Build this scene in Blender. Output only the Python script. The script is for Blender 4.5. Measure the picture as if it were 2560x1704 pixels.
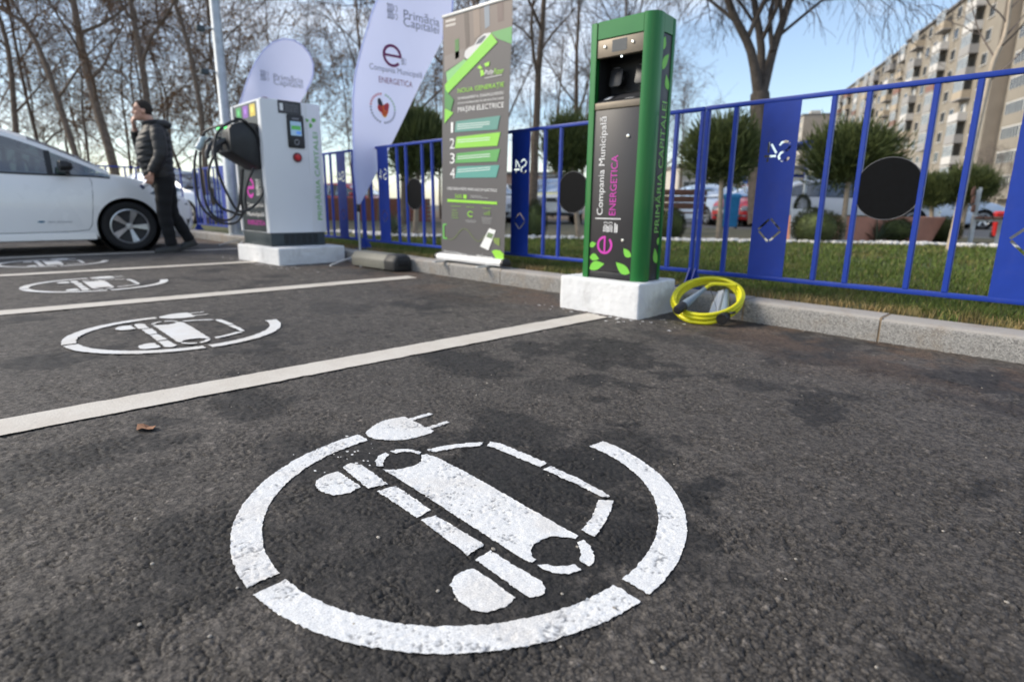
import bpy, bmesh, math, random
import numpy as np
from mathutils import Vector, Matrix, noise as mnoise

# ------------------------------------------------------------------ scene, camera, light
scene = bpy.context.scene
for o in list(bpy.data.objects):
    bpy.data.objects.remove(o)
COL = scene.collection
R = math.radians

CAM_H, F_PX, YAW, PITCH, ROLL = 0.63, 1460.65, R(136.438), R(-13.012), R(0.633)   # solved from the photograph's lines
IMG_W, IMG_H = 2560.0, 1704.0
_f = Vector((math.cos(YAW)*math.cos(PITCH), math.sin(YAW)*math.cos(PITCH), math.sin(PITCH)))
_r = Vector((math.sin(YAW), -math.cos(YAW), 0))
_u = _r.cross(_f)
CR = math.cos(ROLL)*_r + math.sin(ROLL)*_u
CU = -math.sin(ROLL)*_r + math.cos(ROLL)*_u
CAM = Vector((0, 0, CAM_H))

def ray(px, py):
    return _f*F_PX + CR*(px-IMG_W/2) - CU*(py-IMG_H/2)
def onz(px, py, z=0.0):
    d = ray(px, py); return CAM + d*((z-CAM_H)/d.z)
def onx(px, py, x):
    d = ray(px, py); return CAM + d*(x/d.x)
def ony(px, py, y):
    d = ray(px, py); return CAM + d*(y/d.y)
def atdepth(px, py, dep):
    d = ray(px, py); return CAM + d*(dep/F_PX)

cam_data = bpy.data.cameras.new('camera')
cam = bpy.data.objects.new('camera', cam_data); COL.objects.link(cam)
cam_data.sensor_fit = 'HORIZONTAL'; cam_data.sensor_width = 36.0
cam_data.lens = F_PX/IMG_W*36.0
cam_data.clip_start = 0.02; cam_data.clip_end = 3000
cam.matrix_world = Matrix(((CR.x, CU.x, -_f.x, 0), (CR.y, CU.y, -_f.y, 0), (CR.z, CU.z, -_f.z, CAM_H), (0, 0, 0, 1)))
cam_data.dof.use_dof = True; cam_data.dof.focus_distance = 1.40; cam_data.dof.aperture_fstop = 2.8
scene.camera = cam

SUN_AZ, SUN_EL = R(222), R(34)          # world angle of the sun (counter-clockwise from +X)
world = bpy.data.worlds.new('World'); scene.world = world; world.use_nodes = True
wn, wl = world.node_tree.nodes, world.node_tree.links
bg = wn['Background']; bg.inputs['Strength'].default_value = 0.10
sky = wn.new('ShaderNodeTexSky'); sky.sky_type = 'NISHITA'; sky.sun_disc = False
sky.sun_elevation = SUN_EL; sky.sun_rotation = R(90)-SUN_AZ
sky.air_density = 1.0; sky.dust_density = 0.8; sky.ozone_density = 1.5
tc = wn.new('ShaderNodeTexCoord')
mp = wn.new('ShaderNodeMapping'); mp.inputs['Scale'].default_value = (1.0, 1.0, 3.2); mp.inputs['Location'].default_value = (0.4, 2.2, 1.1)
cn = wn.new('ShaderNodeTexNoise'); cn.inputs['Scale'].default_value = 1.7; cn.inputs['Detail'].default_value = 8; cn.inputs['Roughness'].default_value = 0.55; cn.inputs['Distortion'].default_value = 0.5
cr = wn.new('ShaderNodeValToRGB'); cr.color_ramp.elements[0].position = 0.46; cr.color_ramp.elements[0].color = (0.06,)*3+(1,); cr.color_ramp.elements[1].position = 0.74; cr.color_ramp.elements[1].color = (0.85,)*3+(1,)
mx = wn.new('ShaderNodeMix'); mx.data_type = 'RGBA'; mx.inputs['B'].default_value = (7.2, 7.2, 7.3, 1)
wl.new(tc.outputs['Generated'], mp.inputs['Vector']); wl.new(mp.outputs['Vector'], cn.inputs['Vector']); wl.new(cn.outputs['Fac'], cr.inputs['Fac'])
wl.new(cr.outputs['Color'], mx.inputs['Factor']); wl.new(sky.outputs['Color'], mx.inputs['A']); wl.new(mx.outputs['Result'], bg.inputs['Color'])

sun_data = bpy.data.lights.new('sun', 'SUN'); sun_data.energy = 1.7; sun_data.angle = R(22); sun_data.color = (1.0, 0.90, 0.74)
sun = bpy.data.objects.new('sun', sun_data); COL.objects.link(sun)
sd = Vector((math.cos(SUN_AZ)*math.cos(SUN_EL), math.sin(SUN_AZ)*math.cos(SUN_EL), math.sin(SUN_EL)))
sun.rotation_euler = sd.to_track_quat('Z', 'Y').to_euler(); sun.location = sd*30

vs = scene.view_settings
vs.view_transform = 'Standard'; vs.look = 'None'; vs.exposure = 1.12; vs.gamma = 1.0; vs.use_curve_mapping = False
scene.render.engine = 'CYCLES'
scene.cycles.max_bounces = 8; scene.cycles.transparent_max_bounces = 12

# ------------------------------------------------------------------ materials
MATS = {}
def srgb(r, g, b):
    def c(x):
        x /= 255.0
        return x/12.92 if x <= .04045 else ((x+.055)/1.055)**2.4
    return (c(r), c(g), c(b))
def mat(name, col, rough=0.6, metal=0.0, var=0.12, vscale=6.0, bump=0.0, bscale=60.0, coat=0.0, emit=0.0, trans=0.0, detail=5, dirt=0.0, spec=0.5, col2=None, alpha=1.0):
    """plain procedural material: colour broken up by noise, uneven gloss, optional fine relief"""
    if name in MATS: return MATS[name]
    m = bpy.data.materials.new(name); m.use_nodes = True
    n, l = m.node_tree.nodes, m.node_tree.links
    b = n['Principled BSDF']
    b.inputs['Roughness'].default_value = rough; b.inputs['Metallic'].default_value = metal
    b.inputs['Coat Weight'].default_value = coat; b.inputs['Coat Roughness'].default_value = 0.06
    b.inputs['Transmission Weight'].default_value = trans; b.inputs['Specular IOR Level'].default_value = spec
    b.inputs['Alpha'].default_value = alpha
    tcn = n.new('ShaderNodeTexCoord')
    nz = n.new('ShaderNodeTexNoise'); nz.inputs['Scale'].default_value = vscale; nz.inputs['Detail'].default_value = detail; nz.inputs['Roughness'].default_value = 0.6
    l.new(tcn.outputs['Object'], nz.inputs['Vector'])
    rp = n.new('ShaderNodeValToRGB')
    c = col
    if col2 is None:
        lo = tuple(max(0, x*(1-var)) for x in c); hi = tuple(min(1, x*(1+var)) for x in c)
    else: lo, hi = c, col2
    rp.color_ramp.elements[0].position = 0.3; rp.color_ramp.elements[0].color = lo+(1,)
    rp.color_ramp.elements[1].position = 0.7; rp.color_ramp.elements[1].color = hi+(1,)
    l.new(nz.outputs['Fac'], rp.inputs['Fac'])
    out = rp.outputs['Color']
    if dirt > 0:
        nd = n.new('ShaderNodeTexNoise'); nd.inputs['Scale'].default_value = vscale*0.6; nd.inputs['Detail'].default_value = 9; nd.inputs['Roughness'].default_value = 0.72
        l.new(tcn.outputs['Object'], nd.inputs['Vector'])
        rd = n.new('ShaderNodeMapRange'); rd.inputs['From Min'].default_value = 0.52; rd.inputs['From Max'].default_value = 0.72; rd.inputs['To Max'].default_value = dirt
        l.new(nd.outputs['Fac'], rd.inputs['Value'])
        mxx = n.new('ShaderNodeMix'); mxx.data_type = 'RGBA'; mxx.inputs['B'].default_value = (0.16, 0.13, 0.10, 1)
        l.new(rd.outputs['Result'], mxx.inputs['Factor']); l.new(out, mxx.inputs['A']); out = mxx.outputs['Result']
    l.new(out, b.inputs['Base Color'])
    rr = n.new('ShaderNodeMapRange'); rr.inputs['To Min'].default_value = max(0, rough-0.06); rr.inputs['To Max'].default_value = min(1, rough+0.06)
    l.new(nz.outputs['Fac'], rr.inputs['Value']); l.new(rr.outputs['Result'], b.inputs['Roughness'])
    if emit:
        l.new(out, b.inputs['Emission Color']); b.inputs['Emission Strength'].default_value = emit
    if bump:
        nb = n.new('ShaderNodeTexNoise'); nb.inputs['Scale'].default_value = bscale; nb.inputs['Detail'].default_value = 4
        l.new(tcn.outputs['Object'], nb.inputs['Vector'])
        bp = n.new('ShaderNodeBump'); bp.inputs['Strength'].default_value = 0.6; bp.inputs['Distance'].default_value = bump
        l.new(nb.outputs['Fac'], bp.inputs['Height']); l.new(bp.outputs['Normal'], b.inputs['Normal'])
    MATS[name] = m
    return m

def nodes_of(m): return m.node_tree.nodes, m.node_tree.links
def NN(n, t, **kw):
    x = n.new(t)
    for k, v in kw.items():
        if k in x.inputs: x.inputs[k].default_value = v
        else: setattr(x, k, v)
    return x

# ------------------------------------------------------------------ mesh helpers
def tag(o, label=None, cat=None, group=None, kind=None):
    if label: o['label'] = label
    if cat: o['category'] = cat
    if group: o['group'] = group
    if kind: o['kind'] = kind
    return o
def empty(name, loc=(0, 0, 0), rz=0.0, label=None, cat=None, group=None, rot=None):
    o = bpy.data.objects.new(name, None); COL.objects.link(o)
    o.location = loc; o.rotation_euler = rot if rot else (0, 0, rz); o.empty_display_size = 0.1
    return tag(o, label, cat, group)
def link_mesh(name, me, m=None, parent=None):
    o = bpy.data.objects.new(name, me); COL.objects.link(o)
    if m is not None and not me.materials: me.materials.append(m)
    if parent is not None: o.parent = parent
    return o
def copy_tree(o, parent=None):
    c = o.copy(); COL.objects.link(c); c.parent = parent
    for ch in list(o.children): copy_tree(ch, c)
    return c

class MB:
    def __init__(s): s.v = []; s.f = []
    def add(s, vs, fs, M=None):
        b = len(s.v)
        s.v += [tuple(M @ Vector(p)) if M is not None else tuple(p) for p in vs]
        s.f += [tuple(i+b for i in f) for f in fs]; return s
    def box(s, x0, x1, y0, y1, z0, z1, M=None):
        vs = [(x0,y0,z0),(x1,y0,z0),(x1,y1,z0),(x0,y1,z0),(x0,y0,z1),(x1,y0,z1),(x1,y1,z1),(x0,y1,z1)]
        return s.add(vs, [(0,3,2,1),(4,5,6,7),(0,1,5,4),(1,2,6,5),(2,3,7,6),(3,0,4,7)], M)
    def tube(s, pts, rad, n=8, cap=True, closed=False, M=None):
        pts = [Vector(p) for p in pts]; k = len(pts)
        rad = rad if hasattr(rad, '__len__') else [rad]*k
        vs, fs = [], []; up = None
        for i, p in enumerate(pts):
            if closed: t = pts[(i+1) % k]-pts[i-1]
            else: t = pts[min(i+1, k-1)]-pts[max(i-1, 0)]
            if t.length < 1e-9: t = Vector((0, 0, 1))
            t.normalize()
            if up is None: up = Vector((0, 0, 1)) if abs(t.z) < 0.9 else Vector((1, 0, 0))
            a = t.cross(up)
            if a.length < 1e-6: a = t.orthogonal()
            a.normalize(); b = a.cross(t).normalized() * 1.0; up = b
            for j in range(n):
                an = 2*math.pi*j/n
                vs.append(p + a*(math.cos(an)*rad[i]) + b*(math.sin(an)*rad[i]))
        for i in range(k if closed else k-1):
            i2 = (i+1) % k
            for j in range(n):
                j2 = (j+1) % n
                fs.append((i*n+j, i2*n+j, i2*n+j2, i*n+j2))
        if cap and not closed:
            fs.append(tuple(range(n))); fs.append(tuple((k-1)*n+j for j in reversed(range(n))))
        return s.add(vs, fs, M)
    def prism(s, poly, h0, h1, M=None):
        """polygon in local XY extruded in Z"""
        n = len(poly)
        vs = [(x, y, h0) for x, y in poly]+[(x, y, h1) for x, y in poly]
        fs = [tuple(reversed(range(n))), tuple(range(n, 2*n))]+[(i, (i+1) % n, n+(i+1) % n, n+i) for i in range(n)]
        return s.add(vs, fs, M)
    def lathe(s, prof, n=24, M=None, a0=0, a1=2*math.pi):
        """profile [(r,z)] turned about Z"""
        full = abs(a1-a0-2*math.pi) < 1e-6; m = n if full else n+1
        vs = []
        for r, z in prof:
            for j in range(m):
                a = a0+(a1-a0)*j/n; vs.append((r*math.cos(a), r*math.sin(a), z))
        fs = []
        for i in range(len(prof)-1):
            for j in range(n):
                j2 = (j+1) % m if full else j+1
                fs.append((i*m+j, i*m+j2, (i+1)*m+j2, (i+1)*m+j))
        return s.add(vs, fs, M)
    def loft(s, rings, cap=True, M=None):
        n = len(rings[0]); vs = [p for r in rings for p in r]; fs = []
        for i in range(len(rings)-1):
            for j in range(n):
                j2 = (j+1) % n; fs.append((i*n+j, i*n+j2, (i+1)*n+j2, (i+1)*n+j))
        if cap:
            fs.append(tuple(reversed(range(n)))); fs.append(tuple((len(rings)-1)*n+j for j in range(n)))
        return s.add(vs, fs, M)
    def sphere(s, c, r, nu=12, nv=8, M=None):
        rx, ry, rz = r if hasattr(r, '__len__') else (r, r, r)
        vs = [(c[0], c[1], c[2]+rz)]
        for i in range(1, nv):
            a = math.pi*i/nv
            for j in range(nu):
                b = 2*math.pi*j/nu
                vs.append((c[0]+rx*math.sin(a)*math.cos(b), c[1]+ry*math.sin(a)*math.sin(b), c[2]+rz*math.cos(a)))
        vs.append((c[0], c[1], c[2]-rz)); L = len(vs)-1; fs = []
        for j in range(nu):
            fs.append((0, 1+j, 1+(j+1) % nu))
            fs.append((L, L-nu+(j+1) % nu, L-nu+j))
        for i in range(nv-2):
            for j in range(nu):
                a, b = 1+i*nu+j, 1+i*nu+(j+1) % nu
                fs.append((a, a+nu, b+nu, b))
        return s.add(vs, fs, M)
    def mesh(s, name='m', smooth=None, bevel=0.0, seg=2, recalc=True, weld=False):
        me = bpy.data.meshes.new(name); me.from_pydata(s.v, [], s.f)
        if recalc or bevel or weld:
            bm = bmesh.new(); bm.from_mesh(me)
            if weld: bmesh.ops.remove_doubles(bm, verts=bm.verts, dist=1e-5)
            if recalc: bmesh.ops.recalc_face_normals(bm, faces=bm.faces)
            if bevel:
                ed = [e for e in bm.edges if len(e.link_faces) == 2 and e.calc_face_angle(0) > 0.6]
                bmesh.ops.bevel(bm, geom=ed, offset=bevel, segments=seg, affect='EDGES', profile=0.5, clamp_overlap=True)
            bm.to_mesh(me); bm.free()
        if smooth:
            me.shade_smooth(); me.set_sharp_from_angle(angle=R(smooth))
        me.update(); return me
    def build(s, name, m, parent=None, smooth=None, bevel=0.0, seg=2, **kw):
        if bevel and smooth is None: smooth = 35
        return link_mesh(name, s.mesh(name, smooth, bevel, seg, **kw), m, parent)

def subsurf(o, lv):
    md = o.modifiers.new('s', 'SUBSURF'); md.levels = lv; md.render_levels = lv
    return apply_mods(o)
def apply_mods(o):
    dg = bpy.context.evaluated_depsgraph_get(); dg.update()
    me = bpy.data.meshes.new_from_object(o.evaluated_get(dg)); old = o.data
    o.modifiers.clear(); o.data = me
    return o

class Frame:
    """a flat face to draw on: origin, right, up, outward normal"""
    def __init__(s, o, u, v):
        s.o, s.u, s.v = Vector(o), Vector(u).normalized(), Vector(v).normalized(); s.n = s.u.cross(s.v)
    def p(s, x, y, d=0.0015): return s.o+s.u*x+s.v*y+s.n*d
def draw(fr, name, polys, m, parent, d=0.0015):
    """flat printed shapes: each polygon [(x,y)] on the frame"""
    b = MB()
    for poly in polys:
        k = len(b.v); b.v += [tuple(fr.p(x, y, d)) for x, y in poly]; b.f.append(tuple(range(k, k+len(poly))))
    o = link_mesh(name, b.mesh(name, recalc=False), m, parent); return o
def arc_poly(cx, cy, r0, r1, a0, a1, n=20):
    o = [(cx+r1*math.cos(a0+(a1-a0)*i/n), cy+r1*math.sin(a0+(a1-a0)*i/n)) for i in range(n+1)]
    return o+[(cx+r0*math.cos(a0+(a1-a0)*i/n), cy+r0*math.sin(a0+(a1-a0)*i/n)) for i in reversed(range(n+1))]
def ell(cx, cy, rx, ry=None, n=24):
    ry = ry or rx
    return [(cx+rx*math.cos(2*math.pi*i/n), cy+ry*math.sin(2*math.pi*i/n)) for i in range(n)]
def rrect(x0, x1, y0, y1, r, n=5):
    o = []
    for cx, cy, a in ((x1-r, y1-r, 0), (x0+r, y1-r, 90), (x0+r, y0+r, 180), (x1-r, y0+r, 270)):
        o += [(cx+r*math.cos(R(a+90*i/n)), cy+r*math.sin(R(a+90*i/n))) for i in range(n+1)]
    return o
def leaf_poly(x, y, L, W, ang, n=8):
    c, s = math.cos(ang), math.sin(ang); o = []
    top = [(L*i/n, W*math.sin(math.pi*(i/n)**0.8)) for i in range(n+1)]
    bot = [(L*i/n, -W*0.55*math.sin(math.pi*(i/n)**0.8)) for i in range(n-1, 0, -1)]
    return [(x+c*a-s*b, y+s*a+c*b) for a, b in top+bot]
_txt = {}
def text(fr, s, x, y, m, parent, width=None, height=None, align='L', rot=0.0, d=0.002, name='lettering', bold=0.0, shear=0.0):
    """flat lettering fitted to width and/or height (of the drawn ink), on a frame"""
    cu = bpy.data.curves.new('t', 'FONT'); cu.body = s; cu.size = 1.0; cu.resolution_u = 4; cu.offset = bold; cu.shear = shear
    ob = bpy.data.objects.new('t', cu); COL.objects.link(ob)
    dg = bpy.context.evaluated_depsgraph_get(); dg.update()
    me = bpy.data.meshes.new_from_object(ob.evaluated_get(dg))
    bpy.data.objects.remove(ob); bpy.data.curves.remove(cu)
    co = np.zeros(len(me.vertices)*3); me.vertices.foreach_get('co', co); co = co.reshape(-1, 3)
    x0, x1 = co[:, 0].min(), co[:, 0].max(); y0, y1 = co[:, 1].min(), co[:, 1].max()
    sx = width/(x1-x0) if width else None; sy = height/(y1-y0) if height else None
    sx = sx or sy; sy = sy or sx
    X = (co[:, 0]-x0)*sx; Y = (co[:, 1]-y0)*sy
    if align == 'C': X -= X.max()/2
    if align == 'R': X -= X.max()
    c, q = math.cos(rot), math.sin(rot)
    X, Y = c*X-q*Y+x, q*X+c*Y+y
    P = np.array(fr.o)+np.outer(X, fr.u)+np.outer(Y, fr.v)+np.array(fr.n)*d
    me.vertices.foreach_set('co', P.ravel()); me.materials.clear(); me.update()
    return link_mesh(name, me, m, parent)
# ------------------------------------------------------------------ asphalt and paint materials
EMB = (-0.933, 0.749)      # centre of the nearest painted emblem

# relief of the chippings, computed once and used as real geometry under the camera
def hash2(ix, iy, k):
    h = (ix.astype(np.int64)*374761393 + iy.astype(np.int64)*668265263 + k*982451653) & 0x7fffffff
    h = (h ^ (h >> 13))*1274126177 & 0x7fffffff
    h = (h ^ (h >> 16)) & 0xffffff
    return h/float(0xffffff)
def cells(x, y, scale, k):
    """nearest and second nearest chipping centre and the random number of the nearest"""
    X, Y = x*scale, y*scale; ix, iy = np.floor(X), np.floor(Y)
    d1 = np.full(X.shape, 9.0); d2 = np.full(X.shape, 9.0); rn = np.zeros(X.shape)
    for di in (-1, 0, 1):
        for dj in (-1, 0, 1):
            jx, jy = ix+di, iy+dj
            cx = jx+.12+.76*hash2(jx, jy, k); cy = jy+.12+.76*hash2(jx, jy, k+1)
            d = np.hypot(X-cx, Y-cy); r = hash2(jx, jy, k+2)
            nearer = d < d1
            d2 = np.where(nearer, d1, np.minimum(d2, d)); rn = np.where(nearer, r, rn); d1 = np.where(nearer, d, d1)
    return d1, d2, rn
def vnoise(x, y, scale, k, octv=4, rough=.55):
    t = np.zeros(x.shape); amp = 1.0; tot = 0
    for o_ in range(octv):
        X, Y = x*scale+17.3*o_, y*scale-9.1*o_; ix, iy = np.floor(X), np.floor(Y); fx, fy = X-ix, Y-iy
        fx, fy = fx*fx*(3-2*fx), fy*fy*(3-2*fy)
        v = (hash2(ix, iy, k+o_)*(1-fx)+hash2(ix+1, iy, k+o_)*fx)*(1-fy)+(hash2(ix, iy+1, k+o_)*(1-fx)+hash2(ix+1, iy+1, k+o_)*fx)*fy
        t += v*amp; tot += amp; amp *= rough; scale *= 2.05
    return t/tot
def sstep(a, b, x):
    t = np.clip((x-a)/(b-a), 0, 1); return t*t*(3-2*t)
def relief(x, y):
    wx = x+.011*(vnoise(x, y, 75, 5, 3)-.5); wy = y+.011*(vnoise(x, y, 75, 8, 3)-.5)
    d1, d2, r1 = cells(wx, wy, 98, 11); e1, e2, q1 = cells(wx, wy, 230, 31)
    big, b2, r3 = cells(wx, wy, 46, 51)
    crev = 1-sstep(.0, .26, d2-d1)
    gapb = (1-sstep(0, .20, b2-big))*(r3 > .3)
    patch = sstep(.35, .62, vnoise(x, y, 16, 91, 3)); gapb = gapb*patch
    h = -.0022*(1-r1)-.0026*crev*(.25+r1*patch)-.0020*e1*(.5+q1)-.0034*(vnoise(x, y, 26, 71, 4, .65))-.0042*gapb-.0014*vnoise(x, y, 310, 81, 2)
    crev = np.clip(crev*(.35+.5*patch)+gapb*.7, 0, 1)
    return h, crev, r1
# stained patches: (pixel in the photograph, radii in metres, strength)
STAINS = [(onz(px, py, 0), rx, ry, amt) for px, py, rx, ry, amt in
    ((1270, 1230, .40, .36, 1.), (1190, 1180, .26, .26, 1.), (1330, 1300, .30, .26, 1.), (1480, 1210, .24, .24, 1.), (1180, 1470, .26, .24, .8), (800, 1130, .17, .15, .75), (480, 1385, .15, .17, .8), (1000, 1600, .34, .10, .65), (1560, 1330, .22, .16, .8),
     (880, 1235, .24, .16, .8), (1560, 1130, .16, .22, .8), (640, 1010, .18, .11, .8), (1110, 890, .32, .17, .85), (1480, 948, .12, .09, .85), (1290, 1075, .22, .13, .8), (1010, 1330, .2, .2, .7), (1250, 1560, .2, .12, .6),
     (840, 770, .32, .2, .5), (1130, 745, .42, .2, .65), (1900, 960, .1, .08, .7), (2080, 985, .1, .06, .7), (1380, 965, .1, .1, .5), (2340, 1680, .05, .04, .9), (60, 1170, .1, .1, .6), (2250, 930, .5, .16, .75), (1980, 880, .4, .13, .6), (2480, 1010, .3, .14, .6), (1720, 850, .3, .1, .5), (360, 1180, .1, .08, .5), (700, 900, .2, .1, .4))]
def q_fine(x, y): return vnoise(x, y, 240, 87, 2)
def tint(x, y, crev=None, r1=None):
    """colour of the surface: chippings, worn bitumen, stains, dust near the kerb"""
    n = x.shape
    if r1 is None: r1 = np.full(n, .45); crev = np.full(n, .2)
    base = .058+.042*r1+.02*q_fine(x, y)+.06*(r1 > .98)
    base = base*(1-.62*crev)
    base = base*(.72+.62*vnoise(x, y, .9, 101, 4))
    c = np.stack([base*1.115, base*.975, base*.845], -1)
    fac = sstep(.60, .68, vnoise(x+4.1, y+1.7, 2.6, 131, 6, .66))*.8
    jag = vnoise(x, y, 7.0, 151, 6, .72)-.5
    for q, rx, ry, amt in STAINS:
        d = np.hypot((x-q.x)/rx, (y-q.y)/ry)+2.3*jag
        fac = np.maximum(fac, amt*(1-sstep(.62, 1.12, d)))
    dark = np.array([.0135, .013, .013])*(1-.3*crev)[..., None]
    c = c*(1-.85*fac[..., None])+dark*(.85*fac[..., None])
    dust = sstep(2.2, 3.25, y)*sstep(.46, .62, vnoise(x, y, 3.2, 171, 6, .65))*.8*(1-.5*crev)
    c = c*(1-dust[..., None])+np.array([.150, .096, .062])*dust[..., None]
    return np.clip(c, 0, 1), fac
def grid_mesh(name, X, Y, Z, colr, m):
    nr, nc = X.shape
    me = bpy.data.meshes.new(name); nv = nr*nc; nf = (nr-1)*(nc-1)
    co = np.stack([X, Y, Z], -1).reshape(-1, 3).astype(np.float32)
    i, j = np.meshgrid(np.arange(nr-1), np.arange(nc-1), indexing='ij'); a = (i*nc+j).ravel()
    q = np.stack([a, a+nc, a+nc+1, a+1], -1).astype(np.int32)
    me.vertices.add(nv); me.vertices.foreach_set('co', co.ravel())
    me.loops.add(nf*4); me.loops.foreach_set('vertex_index', q.ravel())
    me.polygons.add(nf); me.polygons.foreach_set('loop_start', np.arange(0, nf*4, 4, dtype=np.int32)); me.polygons.foreach_set('loop_total', np.full(nf, 4, dtype=np.int32))
    me.update(calc_edges=True)
    at = me.color_attributes.new('tint', 'FLOAT_COLOR', 'POINT')
    cc = np.concatenate([colr.reshape(-1, 3), np.ones((nv, 1))], 1).astype(np.float32); at.data.foreach_set('color', cc.ravel())
    me.materials.append(m); me.shade_smooth(); return me
def make_tinted(name, rough, bumpd, spec=.4, edges=0.0):
    m = bpy.data.materials.new(name); m.use_nodes = True; n, l = nodes_of(m); bs = n['Principled BSDF']
    at = n.new('ShaderNodeVertexColor'); at.layer_name = 'tint'
    g = n.new('ShaderNodeNewGeometry')
    nz = NN(n, 'ShaderNodeTexNoise', Scale=360.0, Detail=3.0); l.new(g.outputs['Position'], nz.inputs['Vector'])
    rr = NN(n, 'ShaderNodeMapRange'); rr.inputs['To Min'].default_value = .40; rr.inputs['To Max'].default_value = 1.60; l.new(nz.outputs['Fac'], rr.inputs['Value'])
    sc = NN(n, 'ShaderNodeVectorMath', operation='SCALE'); l.new(at.outputs['Color'], sc.inputs[0]); l.new(rr.outputs['Result'], sc.inputs['Scale'])
    if edges:
        ve = NN(n, 'ShaderNodeTexVoronoi', Scale=105.0, feature='DISTANCE_TO_EDGE'); wn2 = NN(n, 'ShaderNodeTexNoise', Scale=60.0, Detail=2.0); l.new(g.outputs['Position'], wn2.inputs['Vector'])
        mv = NN(n, 'ShaderNodeMix', data_type='VECTOR'); mv.inputs['Factor'].default_value = .02; l.new(g.outputs['Position'], mv.inputs['A']); l.new(wn2.outputs['Color'], mv.inputs['B']); l.new(mv.outputs['Result'], ve.inputs['Vector'])
        wm = NN(n, 'ShaderNodeMapRange'); wm.inputs['From Min'].default_value = .38; wm.inputs['From Max'].default_value = .62; wm.inputs['To Min'].default_value = .02; wm.inputs['To Max'].default_value = .30; l.new(wn2.outputs['Fac'], wm.inputs['Value'])
        em = NN(n, 'ShaderNodeMapRange'); em.inputs['From Min'].default_value = 0.0; em.inputs['To Min'].default_value = edges; l.new(ve.outputs['Distance'], em.inputs['Value']); l.new(wm.outputs['Result'], em.inputs['From Max'])
        s2 = NN(n, 'ShaderNodeVectorMath', operation='SCALE'); l.new(sc.outputs[0], s2.inputs[0]); l.new(em.outputs['Result'], s2.inputs['Scale']); sc = s2
    l.new(sc.outputs[0], bs.inputs['Base Color']); bs.inputs['Roughness'].default_value = rough; bs.inputs['Specular IOR Level'].default_value = spec
    if bumpd:
        bp = NN(n, 'ShaderNodeBump', Strength=.7, Distance=bumpd); l.new(nz.outputs['Fac'], bp.inputs['Height']); l.new(bp.outputs['Normal'], bs.inputs['Normal'])
    return m
M_ASPH = make_tinted('asphalt', .72, .0012, edges=.28)
M_ASPHF = make_tinted('asphalt_far', .78, .004, edges=.28)
M_PAINTR = make_tinted('white_road_paint_relief', .55, .0005)
def make_paint(name, c, wear, dirtc):
    m = bpy.data.materials.new(name); m.use_nodes = True; n, l = nodes_of(m); bs = n['Principled BSDF']
    g = n.new('ShaderNodeNewGeometry'); pos = g.outputs['Position']
    n1 = NN(n, 'ShaderNodeTexNoise', Scale=85.0, Detail=3.0, Roughness=0.7); l.new(pos, n1.inputs['Vector'])
    bp = NN(n, 'ShaderNodeBump', Strength=0.7, Distance=0.003); l.new(n1.outputs['Fac'], bp.inputs['Height']); l.new(bp.outputs['Normal'], bs.inputs['Normal'])
    hole = NN(n, 'ShaderNodeMapRange'); hole.inputs['From Min'].default_value = wear; hole.inputs['From Max'].default_value = wear-0.05; l.new(n1.outputs['Fac'], hole.inputs['Value'])
    nd = NN(n, 'ShaderNodeTexNoise', Scale=4.5, Detail=6.0, Roughness=0.7); l.new(pos, nd.inputs['Vector'])
    rp = n.new('ShaderNodeValToRGB'); rp.color_ramp.elements[0].position = 0.40; rp.color_ramp.elements[0].color = c+(1,); rp.color_ramp.elements[1].position = 0.75; rp.color_ramp.elements[1].color = dirtc+(1,)
    l.new(nd.outputs['Fac'], rp.inputs['Fac'])
    mx = NN(n, 'ShaderNodeMix', data_type='RGBA'); mx.inputs['B'].default_value = (0.10, 0.095, 0.09, 1); l.new(hole.outputs['Result'], mx.inputs['Factor']); l.new(rp.outputs['Color'], mx.inputs['A'])
    l.new(mx.outputs['Result'], bs.inputs['Base Color']); bs.inputs['Roughness'].default_value = 0.6
    return m
M_PAINT = make_paint('white_road_paint', (0.70, 0.70, 0.69), 0.30, (0.62, 0.58, 0.52))
M_LINE = make_paint('cream_road_paint', (0.62, 0.575, 0.505), 0.31, (0.52, 0.465, 0.395))
def sheet(name, x0, x1, y0, y1, z, m, nx=1, ny=1):
    b = MB()
    for i in range(nx+1):
        for j in range(ny+1): b.v.append((x0+(x1-x0)*i/nx, y0+(y1-y0)*j/ny, z))
    for i in range(nx):
        for j in range(ny):
            a = i*(ny+1)+j; b.f.append((a, a+ny+1, a+ny+2, a+1))
    return tag(b.build(name, m), kind='structure')
KERB_Y, KERB_H, KERB_X = 3.235, 0.125, -12.3
lot = tag(bpy.data.objects.new('parking_asphalt', None), kind='structure'); COL.objects.link(lot)
gx, gy = np.meshgrid(np.linspace(KERB_X, 26, 190), np.linspace(-26, KERB_Y+.05, 150), indexing='ij')
link_mesh('asphalt_surface', grid_mesh('asphalt_surface', gx, gy, np.full(gx.shape, -.006), tint(gx, gy)[0], M_ASPHF), None, lot)
def polar(r0, r1, dr, a0, a1, lift):
    nr = int(math.log(r1/r0)/dr); na = int((a1-a0)/dr)
    rr = r0*np.exp(np.linspace(0, math.log(r1/r0), nr)); aa = np.linspace(a0, a1, na)
    RR, AA = np.meshgrid(rr, aa, indexing='ij'); X, Y = RR*np.cos(AA), RR*np.sin(AA)
    Y = np.minimum(Y, KERB_Y+.04); X = np.maximum(X, KERB_X-.03)
    h, cv, r1_ = relief(X, Y); c, fac = tint(X, Y, cv, r1_)
    return grid_mesh('asphalt_surface', X, Y, h+lift, c, M_ASPH)
link_mesh('asphalt_surface', polar(.40, 2.7, .0029, R(80), R(194), .0045), None, lot)
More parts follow.
